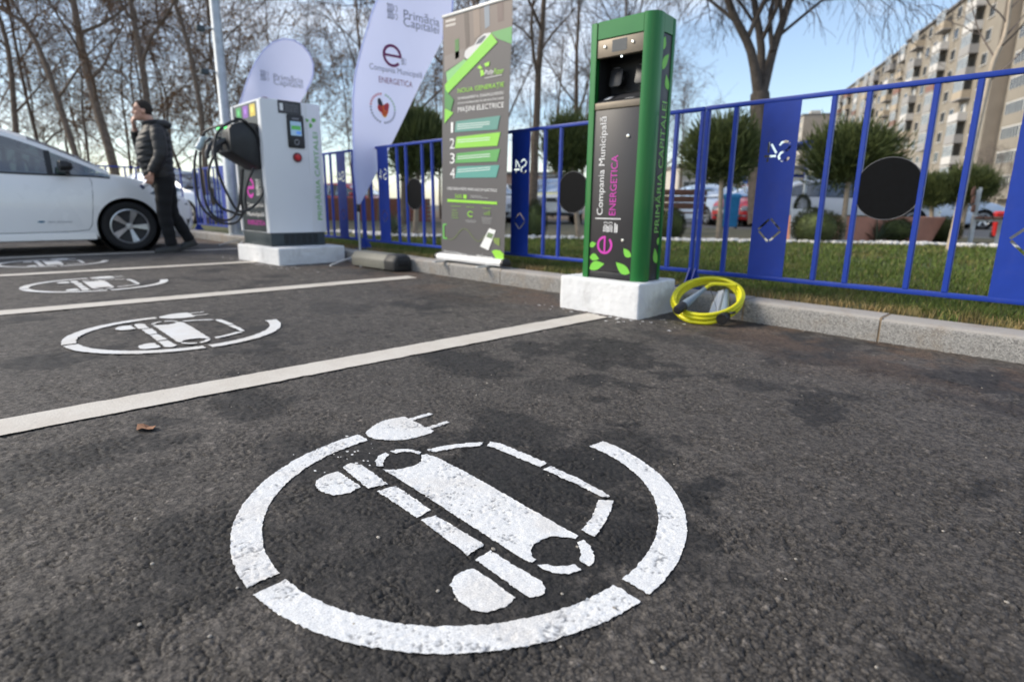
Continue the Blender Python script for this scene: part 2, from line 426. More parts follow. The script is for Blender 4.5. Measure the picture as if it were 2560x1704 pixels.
for a0_, a1_ in ((15, 80), (194, 255)): link_mesh('asphalt_surface', polar(.40, 12.5, .0085, R(a0_), R(a1_), .0042), None, lot)
link_mesh('asphalt_surface', polar(2.69, 12.5, .0052, R(80), R(194), .0042), None, lot)
M_GROUND = mat('far_ground', (0.11, 0.10, 0.085), 0.9, vscale=0.3, var=0.35)
sheet('ground', -1200, 1200, -1200, 1200, -0.06, M_GROUND)

# ------------------------------------------------------------------ painted stripes
random.seed(5)
def ragged(poly, step=0.012, amp=0.0016):
    out = []; k = len(poly)
    for i in range(k):
        a, b = Vector(poly[i]), Vector(poly[(i+1) % k]); n = max(1, int((b-a).length/step))
        for j in range(n):
            p = a.lerp(b, j/n); out.append((p.x+random.gauss(0, amp), p.y+random.gauss(0, amp)))
    return out
def paint(name, poly, m, parent=None, z=0.0046, step=0.012, amp=0.0016):
    b = MB(); pts = ragged(poly, step, amp); b.v = [(x, y, z) for x, y in pts]; b.f = [tuple(range(len(pts)))]
    o = link_mesh(name, b.mesh(name, recalc=False), m, parent)
    if o.data.polygons[0].normal.z < 0:
        o.data.flip_normals()
    return o
stripe_labels = ('long cream parking line running to the white plinth of the green charging pillar',
                 'cream parking line ending on open asphalt beside the feather flag foot',
                 'cream parking line running up to the white plinth of the white charging cabinet',
                 'cream parking line beside the wheel of the white hatchback')
for i, (xa, xb, ye) in enumerate(((-2.205, -2.045, 2.71), (-4.48, -4.30, 2.93), (-6.70, -6.535, 2.40), (-8.72, -8.585, 3.05))):
    o = paint('parking_line', [(xa, -6.0), (xb, -6.0), (xb, ye), (xa, ye+.02)], M_LINE, step=0.03, amp=0.0022)
    tag(o, stripe_labels[i], 'parking line', 'parking lines')

# ------------------------------------------------------------------ painted EV emblem (stencil pieces, read off the ground plane)
def c8(p): return onz(540+.5178*p[0], 1000+.5178*p[1], 0.004)
PIECES = {
 'plug': [[(720,155),(735,140),(760,120),(790,103),(820,92),(865,82),(910,77),(943,92),(1050,143),(1040,155),(960,178),(900,188),(850,190),(770,185),(735,172)],
          [(925,88),(1030,57),(1048,64),(948,95)], [(1008,127),(1112,97),(1130,103),(1032,136)]],
 'car_outline': [[(1015,235),(1100,216),(1200,204),(1292,197),(1275,217),(1160,226),(1050,246)],
          [(1325,197),(1370,203),(1600,298),(1568,319),(1400,250),(1345,225),(1308,217)],
          [(1618,313),(1750,372),(1870,437),(1903,457),(1866,464),(1740,400),(1580,330)],
          [(1845,476),(1918,478),(1910,515),(1885,575),(1828,655),(1765,622),(1815,560)]],
 'headlight': [[(840,243),(868,234),(905,231),(945,234),(993,245),(982,255),(940,246),(900,244),(868,252)],
          [(818,249),(836,258),(812,280),(806,312),(776,315),(768,290),(785,265)],
          [(1775,668),(1810,700),(1828,750),(1822,780),(1805,795),(1755,770),(1764,735),(1745,680)],
          [(1550,790),(1600,785),(1630,795),(1670,797),(1735,785),(1768,815),(1700,832),(1640,830),(1580,812)]],
 'bonnet': [[(1020,257),(1060,268),(1240,360),(1500,510),(1748,650),(1738,664),(1680,655),(1620,652),(1575,666),(1535,692),(1519,720),(1526,745),(1542,762),(1527,777),(1490,765),(1440,735),(905,390),(805,328),(845,331),(900,326),(955,313),(985,295),(993,275),(988,259)]],
 'bumper': [[(612,318),(625,307),(650,300),(690,303),(715,315),(830,398),(735,420),(640,347)],
          [(775,432),(868,408),(1038,525),(970,563)], [(988,573),(1060,550),(1297,690),(1215,740)],
          [(1250,763),(1325,720),(1575,872),(1592,900),(1588,925),(1560,943),(1515,945),(1478,925)]],
 'wheel': [[(478,400),(490,378),(535,352),(590,340),(700,412),(645,443),(570,453),(520,440),(490,422)],
          [(1130,890),(1150,845),(1195,818),(1250,808),(1448,948),(1405,988),(1310,1018),(1230,1005),(1170,960)]],
}
CX, CY = EMB; RO, RI = 0.4746, 0.4185
def angp(p):
    q = c8(p); return math.atan2(q.y-CY, q.x-CX)
def arc_between(pa, pb):
    a, b = angp(pa), angp(pb)
    return a, b
from mathutils import geometry as mgeo
def paint_relief(name, poly, parent):
    """stencil piece that follows the chippings under it"""
    pts = ragged(poly, .005, .0008); P = np.array(pts); k = len(pts)
    x0, y0 = P.min(0); x1, y1 = P.max(0); st = .0042
    gx, gy = np.meshgrid(np.arange(x0, x1, st), np.arange(y0, y1, st)); G = np.stack([gx.ravel(), gy.ravel()], 1)+np.random.RandomState(1).uniform(-.0014, .0014, (gx.size, 2))
    ins = np.zeros(len(G), bool); j = k-1
    for i in range(k):
        xi, yi, xj, yj = P[i, 0], P[i, 1], P[j, 0], P[j, 1]
        c = ((yi > G[:, 1]) != (yj > G[:, 1])) & (G[:, 0] < (xj-xi)*(G[:, 1]-yi)/(yj-yi+1e-12)+xi); ins ^= c; j = i
    allp = [Vector(p) for p in pts]+[Vector(p) for p in G[ins]]
    vo, ed, fa, _, _, _ = mgeo.delaunay_2d_cdt(allp, [(i, (i+1) % k) for i in range(k)], [list(range(k))], 1, 1e-6)
    V = np.array([(v.x, v.y) for v in vo]); X, Y = V[:, 0]+CX, V[:, 1]+CY
    h, cv, r1_ = relief(X, Y)
    z = h*.5+.0046
    me = bpy.data.meshes.new(name); me.from_pydata([(a, b, c) for (a, b), c in zip(V, z)], [], [tuple(f) for f in fa])
    gap = vnoise(X, Y, 38, 201, 4, .6)
    hole = sstep(.82, .95, cv*.55+gap*.85)*.75
    dirt = sstep(.55, .75, vnoise(X, Y, 5.5, 221, 5, .6))*.32
    c = np.array([.70, .70, .69])*(1-dirt)[:, None]+np.array([.55, .50, .44])*dirt[:, None]
    c = c*(1-hole)[:, None]+np.array([.10, .105, .12])*hole[:, None]
    at = me.color_attributes.new('tint', 'FLOAT_COLOR', 'POINT'); at.data.foreach_set('color', np.concatenate([c, np.ones((len(c), 1))], 1).astype(np.float32).ravel())
    me.materials.append(M_PAINTR); me.shade_smooth()
    if me.polygons[0].normal.z < 0: me.flip_normals()
    return link_mesh(name, me, None, parent)
emb = empty('electric_car_emblem', (CX, CY, 0)); emb_flat = empty('electric_car_emblem', (CX, CY, 0))
def arcpiece(a, b):
    while b < a: b += 2*math.pi
    if b-a > math.pi*1.5: a, b = b, a+2*math.pi
    return [(x, y) for x, y in arc_poly(0, 0, RI, RO, a, b, 40)]
arcs = [(angp((715,178)), angp((228,862))), (angp((258,895)), angp((1993,928))), (angp((2035,900)), angp((1832,207)))]
for a, b in arcs:
    paint('ring_segment', arcpiece(a, b), M_PAINT, emb_flat)
    paint_relief('ring_segment', arcpiece(a, b), emb)
for nm, polys in PIECES.items():
    for poly in polys:
        q = [((c8(p).x-CX), (c8(p).y-CY)) for p in poly]
        paint(nm+'_stencil', q, M_PAINT, emb_flat); paint_relief(nm+'_stencil', q, emb)
emb_copies = []
for (px, py, lab) in ((400, 802, 'painted plug-in car emblem between the two long lines beside the green pillar bay'),
                      (228, 713, 'painted plug-in car emblem in front of the white charging cabinet'),
                      (128, 661, 'painted plug-in car emblem beside the white hatchback')):
    e2 = emb_flat if not emb_copies else copy_tree(emb_flat); emb_copies.append(e2); tag(e2, lab, 'road marking', 'emblems painted in the charging bays')
tag(emb, 'large sharp white plug-in car emblem in an open ring on dark stained asphalt', 'road marking', 'emblems painted in the charging bays')
# centres from the rings' left and right extremes in the photograph
for e2, (pl, pr, pn, pf) in zip(emb_copies, (((163, 858), (706, 810), (500, 882), (480, 780)), ((56, 723), (423, 704), (245, 731), (300, 690)), ((-10, 665), (270, 654), (120, 669), (150, 647)))):
    a, b = onz(*pl, 0), onz(*pr, 0); n_, f_ = onz(*pn, 0), onz(*pf, 0)
    e2.location = ((n_.x+f_.x)/2, (a.y+b.y)/2, 0)

# ------------------------------------------------------------------ kerb stones
def make_kerb_mat():
    m = bpy.data.materials.new('kerb_concrete'); m.use_nodes = True; n, l = nodes_of(m); bs = n['Principled BSDF']
    t = n.new('ShaderNodeNewGeometry')
    v = NN(n, 'ShaderNodeTexVoronoi', Scale=210.0); l.new(t.outputs['Position'], v.inputs['Vector'])
    sp = n.new('ShaderNodeSeparateColor'); l.new(v.outputs['Color'], sp.inputs[0])
    r = n.new('ShaderNodeValToRGB'); e = r.color_ramp.elements; e[0].color = (0.13, 0.125, 0.12, 1); e[1].color = (0.37, 0.355, 0.33, 1)
    for p_, c_ in ((.25, .20), (.6, .26), (.85, .30)): x = e.new(p_); x.color = (c_, c_*.97, c_*.92, 1)
    l.new(sp.outputs[0], r.inputs['Fac'])
    # smoother cement skin on top
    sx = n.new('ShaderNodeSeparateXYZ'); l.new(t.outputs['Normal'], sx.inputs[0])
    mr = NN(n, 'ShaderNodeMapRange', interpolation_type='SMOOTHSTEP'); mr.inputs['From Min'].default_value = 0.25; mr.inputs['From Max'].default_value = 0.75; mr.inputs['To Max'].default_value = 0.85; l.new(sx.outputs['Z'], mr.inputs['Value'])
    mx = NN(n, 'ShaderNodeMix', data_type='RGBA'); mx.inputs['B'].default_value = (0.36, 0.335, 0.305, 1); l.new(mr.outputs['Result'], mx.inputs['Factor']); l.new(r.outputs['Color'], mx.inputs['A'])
    nz = NN(n, 'ShaderNodeTexNoise', Scale=5.0, Detail=8.0, Roughness=0.7); l.new(t.outputs['Position'], nz.inputs['Vector'])
    rd = NN(n, 'ShaderNodeMapRange'); rd.inputs['From Min'].default_value = 0.5; rd.inputs['From Max'].default_value = 0.75; rd.inputs['To Max'].default_value = 0.7; l.new(nz.outputs['Fac'], rd.inputs['Value'])
    m2 = NN(n, 'ShaderNodeMix', data_type='RGBA'); m2.inputs['B'].default_value = (0.22, 0.165, 0.11, 1); l.new(rd.outputs['Result'], m2.inputs['Factor']); l.new(mx.outputs['Result'], m2.inputs['A'])
    l.new(m2.outputs['Result'], bs.inputs['Base Color']); bs.inputs['Roughness'].default_value = 0.85
    bp = NN(n, 'ShaderNodeBump', Strength=0.5, Distance=0.003); l.new(v.outputs['Distance'], bp.inputs['Height']); l.new(bp.outputs['Normal'], bs.inputs['Normal'])
    return m
M_KERB = make_kerb_mat(); M_JOINT = mat('kerb_mortar', (0.26, 0.19, 0.12), 0.9, vscale=30, bump=.004)
kerb = tag(bpy.data.objects.new('kerb', None), kind='structure'); COL.objects.link(kerb)
PITCHK = 0.69
kb = MB(); prof = [(-.16, 0.0), (-.16, .10), (-.157, .113), (-.148, .121), (-.135, .125), (0, .127), (0, 0)]
kb.loft([[(x, -y+0.0, z) for y, z in [(-p[0], p[1]) for p in prof]] for x in (-PITCHK/2+.005, PITCHK/2-.005)])
kme = kb.mesh('kerb_stone', smooth=40)
random.seed(9)
xk = -1.484-PITCHK/2
k0 = xk
while k0 > KERB_X+0.5: k0 -= PITCHK
xs = []
while k0 < 4.5: xs.append(k0); k0 += PITCHK
for x in xs:
    o = link_mesh('kerb_stone', kme, M_KERB, kerb); o.location = (x, KERB_Y+.16+random.gauss(0, .0025), random.gauss(0, .002)-.004); o.rotation_euler = (random.gauss(0, .004), random.gauss(0, .002), random.gauss(0, .003))
y = KERB_Y-.02
while y > -9:
    o = link_mesh('kerb_stone', kme, M_KERB, kerb); o.location = (KERB_X-.16, y-PITCHK/2, -.004+random.gauss(0, .002)); o.rotation_euler = (0, 0, math.pi/2); y -= PITCHK
MB().box(xs[0]-.4, xs[-1]+.4, KERB_Y+.012, KERB_Y+.15, -.04, .112).build('mortar_bed', M_JOINT, kerb)
for x in xs: MB().box(x+PITCHK/2-.0052, x+PITCHK/2+.0052, KERB_Y+.004, KERB_Y+.15, -.02, .1175).build('mortar_joint', M_JOINT, kerb)
MB().box(KERB_X-.15, KERB_X-.012, -9, KERB_Y+.01, -.04, .112).build('mortar_bed', M_JOINT, kerb)
# ------------------------------------------------------------------ blue fence panels
M_BLUE = mat('blue_fence_paint', srgb(20, 54, 148), 0.45, spec=.35, var=0.10, vscale=9, bump=.0008, bscale=160, dirt=0.10)
M_DISC = mat('black_plastic_disc', (0.0022, 0.0026, 0.0036), 0.6, var=0.4, vscale=40, spec=.10)
M_STEEL = mat('galvanised_steel', (0.42, 0.45, 0.47), 0.5, metal=0.6, var=0.15, vscale=8)
def stroke(pts, th):
    """closed outline of a thick polyline"""
    P = [Vector(p) for p in pts]; L, Rr = [], []
    for i, p in enumerate(P):
        t = (P[min(i+1, len(P)-1)]-P[max(i-1, 0)]).normalized(); nrm = Vector((-t.y, t.x))
        L.append(p+nrm*th/2); Rr.append(p-nrm*th/2)
    return [tuple(q) for q in L+Rr[::-1]]
def plate_mesh(w, h, holes, th=0.004):
    cu = bpy.data.curves.new('pl', 'CURVE'); cu.dimensions = '2D'; cu.fill_mode = 'BOTH'; cu.extrude = th/2
    for poly in [[(0, 0), (w, 0), (w, h), (0, h)]]+holes:
        sp = cu.splines.new('POLY'); sp.points.add(len(poly)-1); sp.use_cyclic_u = True
        for i, (x, y) in enumerate(poly): sp.points[i].co = (x, y, 0, 1)
    ob = bpy.data.objects.new('pl', cu); COL.objects.link(ob)
    dg = bpy.context.evaluated_depsgraph_get(); dg.update()
    me = bpy.data.meshes.new_from_object(ob.evaluated_get(dg)); bpy.data.objects.remove(ob)
    co = np.zeros(len(me.vertices)*3); me.vertices.foreach_get('co', co); co = co.reshape(-1, 3)
    co = np.stack([co[:, 0], -co[:, 2], co[:, 1]], 1); me.vertices.foreach_set('co', co.ravel()); me.materials.clear(); me.update()
    return me
FZ0, FZT, FZB = 0.127, 1.225, 0.228       # kerb top, top rail, bottom rail (world z)
def fence_holes(w, zb):
    H = []
    ox, oz, gw, gh = w/2-.071, .893-zb, .066, .105
    S = [(.05,.78),(.2,.95),(.5,1.0),(.8,.95),(.95,.76),(.8,.58),(.5,.5),(.2,.42),(.05,.24),(.2,.06),(.5,0.0),(.8,.05),(.95,.22)]
    sx = lambda p: (ox+.076+p[0]*gw, oz+p[1]*gh)
    for a, b in ((0, 3), (3, 6), (6, 9), (9, 12)):
        q = [sx(p) for p in S[a:b+1]]
        q[0] = tuple(Vector(q[0]).lerp(Vector(q[1]), .12)); q[-1] = tuple(Vector(q[-1]).lerp(Vector(q[-2]), .12))
        H.append(stroke(q, .014))
    s4 = lambda p: (ox+p[0]*gw, oz+p[1]*gh)
    H.append(stroke([s4((.28, .45)), s4((.28, 1.02))], .013)); H.append(stroke([s4((.28, -.02)), s4((.28, .17))], .013))
    H.append(stroke([s4((-.05, .28)), s4((.98, .28))], .013)); H.append(stroke([s4((.48, .92)), s4((.98, .42))], .013))
    c, hh = (w/2, .507-zb), .068
    cs = [Vector((c[0]+hh, c[1])), Vector((c[0], c[1]+hh)), Vector((c[0]-hh, c[1])), Vector((c[0], c[1]-hh))]
    for i in range(4):
        a, b = cs[i], cs[(i+1) % 4]
        H.append(stroke([a.lerp(b, .10), a.lerp(b, .97)], .013))
    return H
def make_fence():
    r = empty('fence_panel')
    bar = MB().box(-.0125, .0125, -.0125, .0125, FZB+.0125, FZT-.0125).mesh('bar', bevel=.003, seg=1)
    for x in (.18, .72, .885, 1.17, 1.335, 1.88):
        o = link_mesh('bar', bar, M_BLUE, r); o.location = (x, 0, 0)
    post = MB().box(-.0125, .0125, -.0125, .0125, FZ0-.002, FZT-.0125).mesh('post', bevel=.003, seg=1)
    for x in (0, 2.06):
        o = link_mesh('post', post, M_BLUE, r); o.location = (x, 0, 0)
        g = MB(); g.prism([(-.011, 0), (.011, 0), (.011, .09), (-.011, .09)], 0, .001)
        g = MB(); s_ = 1
        g.add([(-.004, -.075, FZ0), (.004, -.075, FZ0), (.004, .075, FZ0), (-.004, .075, FZ0), (-.004, -.014, FZB+.02), (.004, -.014, FZB+.02), (.004, .014, FZB+.02), (-.004, .014, FZB+.02)],
              [(0, 3, 2, 1), (4, 5, 6, 7), (0, 1, 5, 4), (1, 2, 6, 5), (2, 3, 7, 6), (3, 0, 4, 7)])
        g.add([(-.05, -.003, FZ0), (.05, -.003, FZ0), (.05, .003, FZ0), (-.05, .003, FZ0), (-.016, -.003, FZB-.02), (.016, -.003, FZB-.02), (.016, .003, FZB-.02), (-.016, .003, FZB-.02)],
              [(0, 3, 2, 1), (4, 5, 6, 7), (0, 1, 5, 4), (1, 2, 6, 5), (2, 3, 7, 6), (3, 0, 4, 7)])
        g.box(-.07, .07, -.08, .08, FZ0-.004, FZ0+.004)
        f = g.build('foot', M_BLUE, r); f.location = (x, 0, 0)
    MB().box(-.0125, 2.0725, -.014, .014, FZT-.0125, FZT+.0125).build('top_rail', M_BLUE, r, bevel=.004, seg=2)
    MB().box(.0125, 2.0475, -.013, .013, FZB-.0125, FZB+.0125).build('bottom_rail', M_BLUE, r, bevel=.004, seg=2)
    pm = plate_mesh(.208, FZT-FZB-.022, fence_holes(.208, FZB+.011))
    for x in (.347, 1.505):
        o = link_mesh('plate', pm, M_BLUE, r); o.location = (x, -.009, FZB+.011)
    d = MB(); d.lathe([(0.001, -.006), (.152, -.006), (.1545, -.004), (.1545, .004), (.152, .006), (0.001, .006)], 40, Matrix.Rotation(R(90), 4, 'X'))
    o = d.build('disc', M_DISC, r, smooth=15); o.location = (1.0275, -.004, .734)
    ri = MB().tube([(.1535*math.cos(R(a)), -.0055, .1535*math.sin(R(a))) for a in range(0, 360, 9)], .0018, 6, closed=True).build('disc_rim', mat('grey_rubber_rim', (.16, .16, .17), .6), o, smooth=60)
    return r
fp = make_fence()
fence_lab = ('blue steel fence panel standing to the right of the green charging pillar',
             'blue steel fence panel standing behind the green charging pillar and roll-up banner',
             'blue steel fence panel behind the foot of the large feather flag',
             'blue steel fence panel behind the white charging cabinet', 'blue steel fence panel at the far kerb corner beside the lamp post',
             'blue steel fence panel closing the far corner behind the hanging cables',
             'blue steel fence panel beyond the coiled yellow cable, past the end of the long panel')
FENCE_Y = 3.49
for k, lab in zip((0, 1, 2, 3, 4, 5, -1), fence_lab):
    o = fp if k == 0 else copy_tree(fp)
    o.location = (-1.94-2.1*k, FENCE_Y, 0); tag(o, lab, 'fence', 'blue fence panels round the car park')
    o.rotation_euler = (R((0.0, -.4, .5, .2, 0, 0, 0)[k]), 0, 0)
flab2 = ('blue steel fence panel behind the bonnet of the white hatchback', 'blue steel fence panel seen through the windows of the white hatchback',
         'blue steel fence panel behind the roof of the white hatchback', 'blue steel fence panel past the tail of the white hatchback')
for k in range(4):
    o = copy_tree(fp); o.location = (KERB_X-.25, 3.30-2.1*k, 0); o.rotation_euler = (0, 0, R(-90)); tag(o, flab2[k], 'fence', 'blue fence panels round the car park')

# ------------------------------------------------------------------ white plinths
M_PLINTH = mat('whitewashed_concrete', (0.72, 0.725, 0.73), 0.75, var=0.05, vscale=12, bump=.006, bscale=28, dirt=0.28)
def plinth(name, x, y, yaw, w, d, h, lab):
    b = MB()
    nx, nz = 6, 3
    b.box(-w, 0, 0, d, -.02, h)
    me = b.mesh(name, bevel=.010, seg=2); bm = bmesh.new(); bm.from_mesh(me)
    bmesh.ops.subdivide_edges(bm, edges=[e for e in bm.edges if e.calc_length() > .1], cuts=26, use_grid_fill=True)
    bm.normal_update()
    for v in bm.verts:
        q = Vector((v.co.x*6+x*3, v.co.y*6, v.co.z*9)); chip = max(0, mnoise.noise(q*2.3+Vector((5, 1, 2)))-.35)*.02
        v.co += v.normal*(mnoise.noise(q)*.0028+mnoise.noise(q*4)*.0012)-v.normal*chip*.35
    bm.to_mesh(me); bm.free(); me.shade_smooth(); me.set_sharp_from_angle(angle=R(50)); o = link_mesh(name, me, M_PLINTH)
    o.location = (x, y, 0); o.rotation_euler = (0, 0, yaw); return tag(o, lab, 'plinth')
plinth('concrete_plinth', -1.896, 2.797, R(1.8), .586, .40, .204, 'whitewashed concrete plinth carrying the green charging pillar')
plinth('concrete_plinth', -6.057, 2.431, R(3.5), 1.012, .768, .174, 'wide whitewashed concrete plinth carrying the white charging cabinet')

# ------------------------------------------------------------------ green charging pillar
M_GREEN = mat('green_aluminium', srgb(22, 108, 44), 0.38, metal=0.15, var=0.06, vscale=5, coat=.15)
M_BLACKP = mat('charcoal_panel', srgb(52, 50, 52), 0.45, var=0.06, vscale=4)
M_DARK = mat('dark_interior', (0.012, 0.012, 0.013), 0.6)
M_BRUSH = mat('brushed_bronze_steel', srgb(128, 118, 104), 0.5, metal=0.35, var=0.08, vscale=20)
M_WPRINT = mat('white_print', (0.82, 0.82, 0.82), 0.5, var=0.02)
M_PINK = mat('magenta_print', srgb(205, 60, 175), 0.5, var=0.03)
M_LGREEN = mat('light_green_print', srgb(120, 200, 66), 0.5, var=0.04)
M_MGREEN = mat('mid_green_print', srgb(104, 178, 78), 0.5, var=0.04)
M_CHROME = mat('polished_steel', (0.75, 0.74, 0.70), 0.2, metal=1.0, var=0.05)
M_BLACKPL = mat('black_plastic', (0.016, 0.016, 0.018), 0.45, var=0.25, vscale=12, bump=.0006, bscale=250)
gp = empty('green_charging_pillar', (-1.934, 2.867, .204), R(4.5), 'tall green charging pillar with charcoal panels and socket recess on a white plinth', 'charging station')
GW, GD, GH = .425, .219, 1.442        # local: x in [-GW,0], y in [0,GD]
CAPZ = GH-.094
# shell: left column, right rounded column, rear columns, top cap
lc = MB(); lc.prism([(-GW, .02), (-GW+.006, .006), (-GW+.018, 0), (-GW+.048, 0), (-GW+.048, .035), (-GW+.03, .05), (-GW, .05)], 0, GH-.004)
lc.build('column', M_GREEN, gp, smooth=40)
rp_ = [(-.075, .0)]+[(-.062+.062*math.sin(R(a)), .062-.062*math.cos(R(a))) for a in range(0, 91, 10)]+[(0, .085), (-.012, .085), (-.03, .07), (-.06, .03), (-.075, .016)]
MB().prism(rp_, 0, GH).build('column', M_GREEN, gp, smooth=30)
MB().box(-.03, 0, GD-.03, GD, 0, GH-.004).build('column', M_GREEN, gp, bevel=.006)
MB().box(-GW, -GW+.03, GD-.03, GD, 0, GH-.004).build('column', M_GREEN, gp, bevel=.006)
cap = MB(); cap.box(-GW+.052, -.0775, .003, .06, CAPZ, GH-.001); cap.box(-.06, -.0015, .0875, GD-.0325, CAPZ, GH-.002); cap.box(-GW+.004, -.006, .03, GD-.006, GH-.03, GH-.006)
cap.build('top_cap', M_GREEN, gp, bevel=.002, seg=1)
MB().box(-GW+.01, -.012, .045, GD-.008, .0, .935).build('core', M_DARK, gp)
MB().box(-GW+.01, -.012, .16, GD-.008, .936, GH-.04).build('core', M_DARK, gp)
MB().box(-GW+.004, -GW+.03, .052, GD-.032, .002, GH-.034).build('side_panel', M_BLACKP, gp, bevel=.001)
def GZ(v): return v*GH
# front pieces
MB().box(-GW+.05, -.077, .008, .044, .004, .043).build('kick_strip', M_BLACKPL, gp, bevel=.002)
pnl = MB().box(-GW+.05, -.077, .007, .044, .046, GZ(.672)).build('door_panel', M_BLACKP, gp, bevel=.002)
MB().box(-GW+.05, -.077, .004, .044, GZ(.675), GZ(.70)).build('sill_strip', M_BRUSH, gp, bevel=.002)
hd = MB().box(-GW+.05, -.077, .006, .04, GZ(.868), CAPZ-.004).build('status_strip', M_BRUSH, gp, bevel=.002)
fr = Frame((-GW, .006, 0), (1, 0, 0), (0, 0, 1))
for x in (.105, .285):
    MB().lathe([(0.0005, .006), (.007, .005), (.009, 0), (.0095, -.004)], 16, Matrix.Translation((-GW+x, .004, GZ(.905)))@Matrix.Rotation(R(90), 4, 'X')).build('button', M_CHROME, hd, smooth=40)
draw(fr, 'display', [rrect(.15, .245, GZ(.882), GZ(.925), .004)], mat('grey_display', (0.10, 0.10, 0.095), 0.25), hd, .0012)
# recess: side cheeks, tray, back, two sockets with hanging flaps
MB().box(-GW+.05, -GW+.053, .04, .16, GZ(.70), GZ(.868)).build('recess_cheek', M_DARK, gp)
tr = MB(); tr.add([(-GW+.053, .01, GZ(.704)), (-.077, .01, GZ(.704)), (-.077, .13, GZ(.745)), (-GW+.053, .13, GZ(.745)), (-GW+.053, .01, GZ(.700)), (-.077, .01, GZ(.700)), (-.077, .13, GZ(.70)), (-GW+.053, .13, GZ(.70))],
   [(0, 1, 2, 3), (7, 6, 5, 4), (0, 4, 5, 1), (1, 5, 6, 2), (2, 6, 7, 3), (3, 7, 4, 0)])
tray = tr.build('tray', M_BLACKPL, gp)
ft = Frame((-GW, .01, GZ(.704)), (1, 0, 0), (0, .12, GZ(.041)))
draw(ft, 'label_plate', [[(.085, .03), (.125, .03), (.13, .075), (.095, .075)]], M_WPRINT, tray, .002)
draw(ft, 'label_plate', [[(.15, .02), (.33, .02), (.33, .10), (.16, .10)]], mat('dark_label', (0.045, 0.045, 0.05), 0.35), tray, .0015)
draw(ft, 'print_line', [[(.24, .012), (.30, .012), (.30, .017), (.24, .017)]], M_WPRINT, tray, .0016)
for x in (.13, .30):
    s_ = MB(); s_.lathe([(0.001, .05), (.030, .05), (.036, .044), (.038, 0)], 20, Matrix.Translation((-GW+x, .162, GZ(.80)))@Matrix.Rotation(R(90), 4, 'X'))
    so = s_.build('socket', M_BLACKPL, gp, smooth=40)
    fl = MB(); fl.prism(rrect(-.042, .042, -.075, .03, .018), 0, .012, Matrix.Translation((-GW+x, .104, GZ(.815)))@Matrix.Rotation(R(78), 4, 'X'))
    fl.tube([(-GW+x-.025, .10, GZ(.836)), (-GW+x+.025, .10, GZ(.836))], .008, 8)
    fl.build('flap', mat('flap_plastic', (0.014, 0.014, 0.015), 0.4), so, bevel=.003)
MB().sphere((-GW+.21, .012, GZ(.862)), .005).build('status_lamp', mat('white_lamp', (0.8, .9, 1), .3, emit=1.5), gp)
# print on the door: text reads upwards
fd = Frame((-GW, .007, 0), (1, 0, 0), (0, 0, 1))
text(fd, 'Compania Municipal\u0103', .148, GZ(.262), M_WPRINT, pnl, width=GZ(.385), height=.058, rot=R(90))
text(fd, 'ENERGETICA', .225, GZ(.262), M_PINK, pnl, width=GZ(.235), height=.045, rot=R(90))
draw(fd, 'print_rule', [[(.085, GZ(.246)), (.262, GZ(.246)), (.262, GZ(.250)), (.085, GZ(.250))]], M_WPRINT, pnl)
def crest(fr, x, y, w, h, m, parent, rot=False, d=.002):
    """small knot-like crest: pair of linked B loops on a barred base"""
    P = []
    for i, cx in enumerate((.2, .55)):
        for cy in (.27, .72):
            P.append(arc_poly(cx, cy, .12, .17, R(-90), R(90), 8)); P.append(arc_poly(cx, cy, .03, .075, R(-90), R(90), 8))
        P.append([(cx-.12, .05), (cx-.06, .05), (cx-.06, .95), (cx-.12, .95)])
    for cy in (.27, .72): P.append(arc_poly(.80, cy, .14, .19, R(-90), R(90), 8))
    for yy in (.1, .44, .53, .87): P.append([(0, yy), (.55, yy), (.55, yy+.045), (0, yy+.045)])
    f = (lambda a, b: (x-b*w, y+a*h)) if rot else (lambda a, b: (x+a*w, y+b*h))
    return draw(fr, 'crest', [[f(a, b) for a, b in p] for p in P], m, parent, d)
crest(fd, .215, GZ(.193), .075, GZ(.043), M_WPRINT, pnl, rot=True)
draw(fd, 'print_line', [[(x, GZ(.193)), (x+.008, GZ(.193)), (x+.008, GZ(.193+l)), (x, GZ(.193+l))] for x, l in ((.222, .038), (.235, .032))], M_WPRINT, pnl)
def ering(fr, cx, cy, r, t, m, parent, rot=0.0, d=.002, sx=1.0):
    """rounded lower-case e"""
    P = [arc_poly(0, 0, r-t, r, R(0), R(318), 36), [(-r+t*.5, -t*.42), (r-.0*t, -t*.42), (r, t*.42), (-r+t*.5, t*.42)]]
    c, s = math.cos(rot), math.sin(rot)
    return draw(fr, 'e_logo', [[(cx+(c*x-s*y)*sx, cy+s*x+c*y) for x, y in p] for p in [P[0]]]+[], m, parent, d), draw(fr, 'e_logo_bar', [[(cx+(c*x-s*y)*sx, cy+s*x+c*y) for x, y in P[1]]], m, parent, d+.0006)
ering(fd, .160, GZ(.140), .054, .014, M_PINK, pnl, rot=R(90))
draw(fd, 'leaf_print', [leaf_poly(.056, GZ(.035), .115, .035, R(20)), leaf_poly(.055, GZ(.085), .07, .028, R(-5)), leaf_poly(.053, GZ(.13), .05, .022, R(25)),
      leaf_poly(.343, GZ(.033), .115, .035, R(150)), leaf_poly(.345, GZ(.10), .07, .026, R(140))], M_LGREEN, pnl)
for x, v in ((.285, .567), (.285, .163)):
    MB().lathe([(0.0005, .008), (.009, .007), (.011, 0), (.0115, -.003)], 16, Matrix.Translation((-GW+x, .007, GZ(v)))@Matrix.Rotation(R(90), 4, 'X')).build('lock', M_CHROME, pnl, smooth=40)
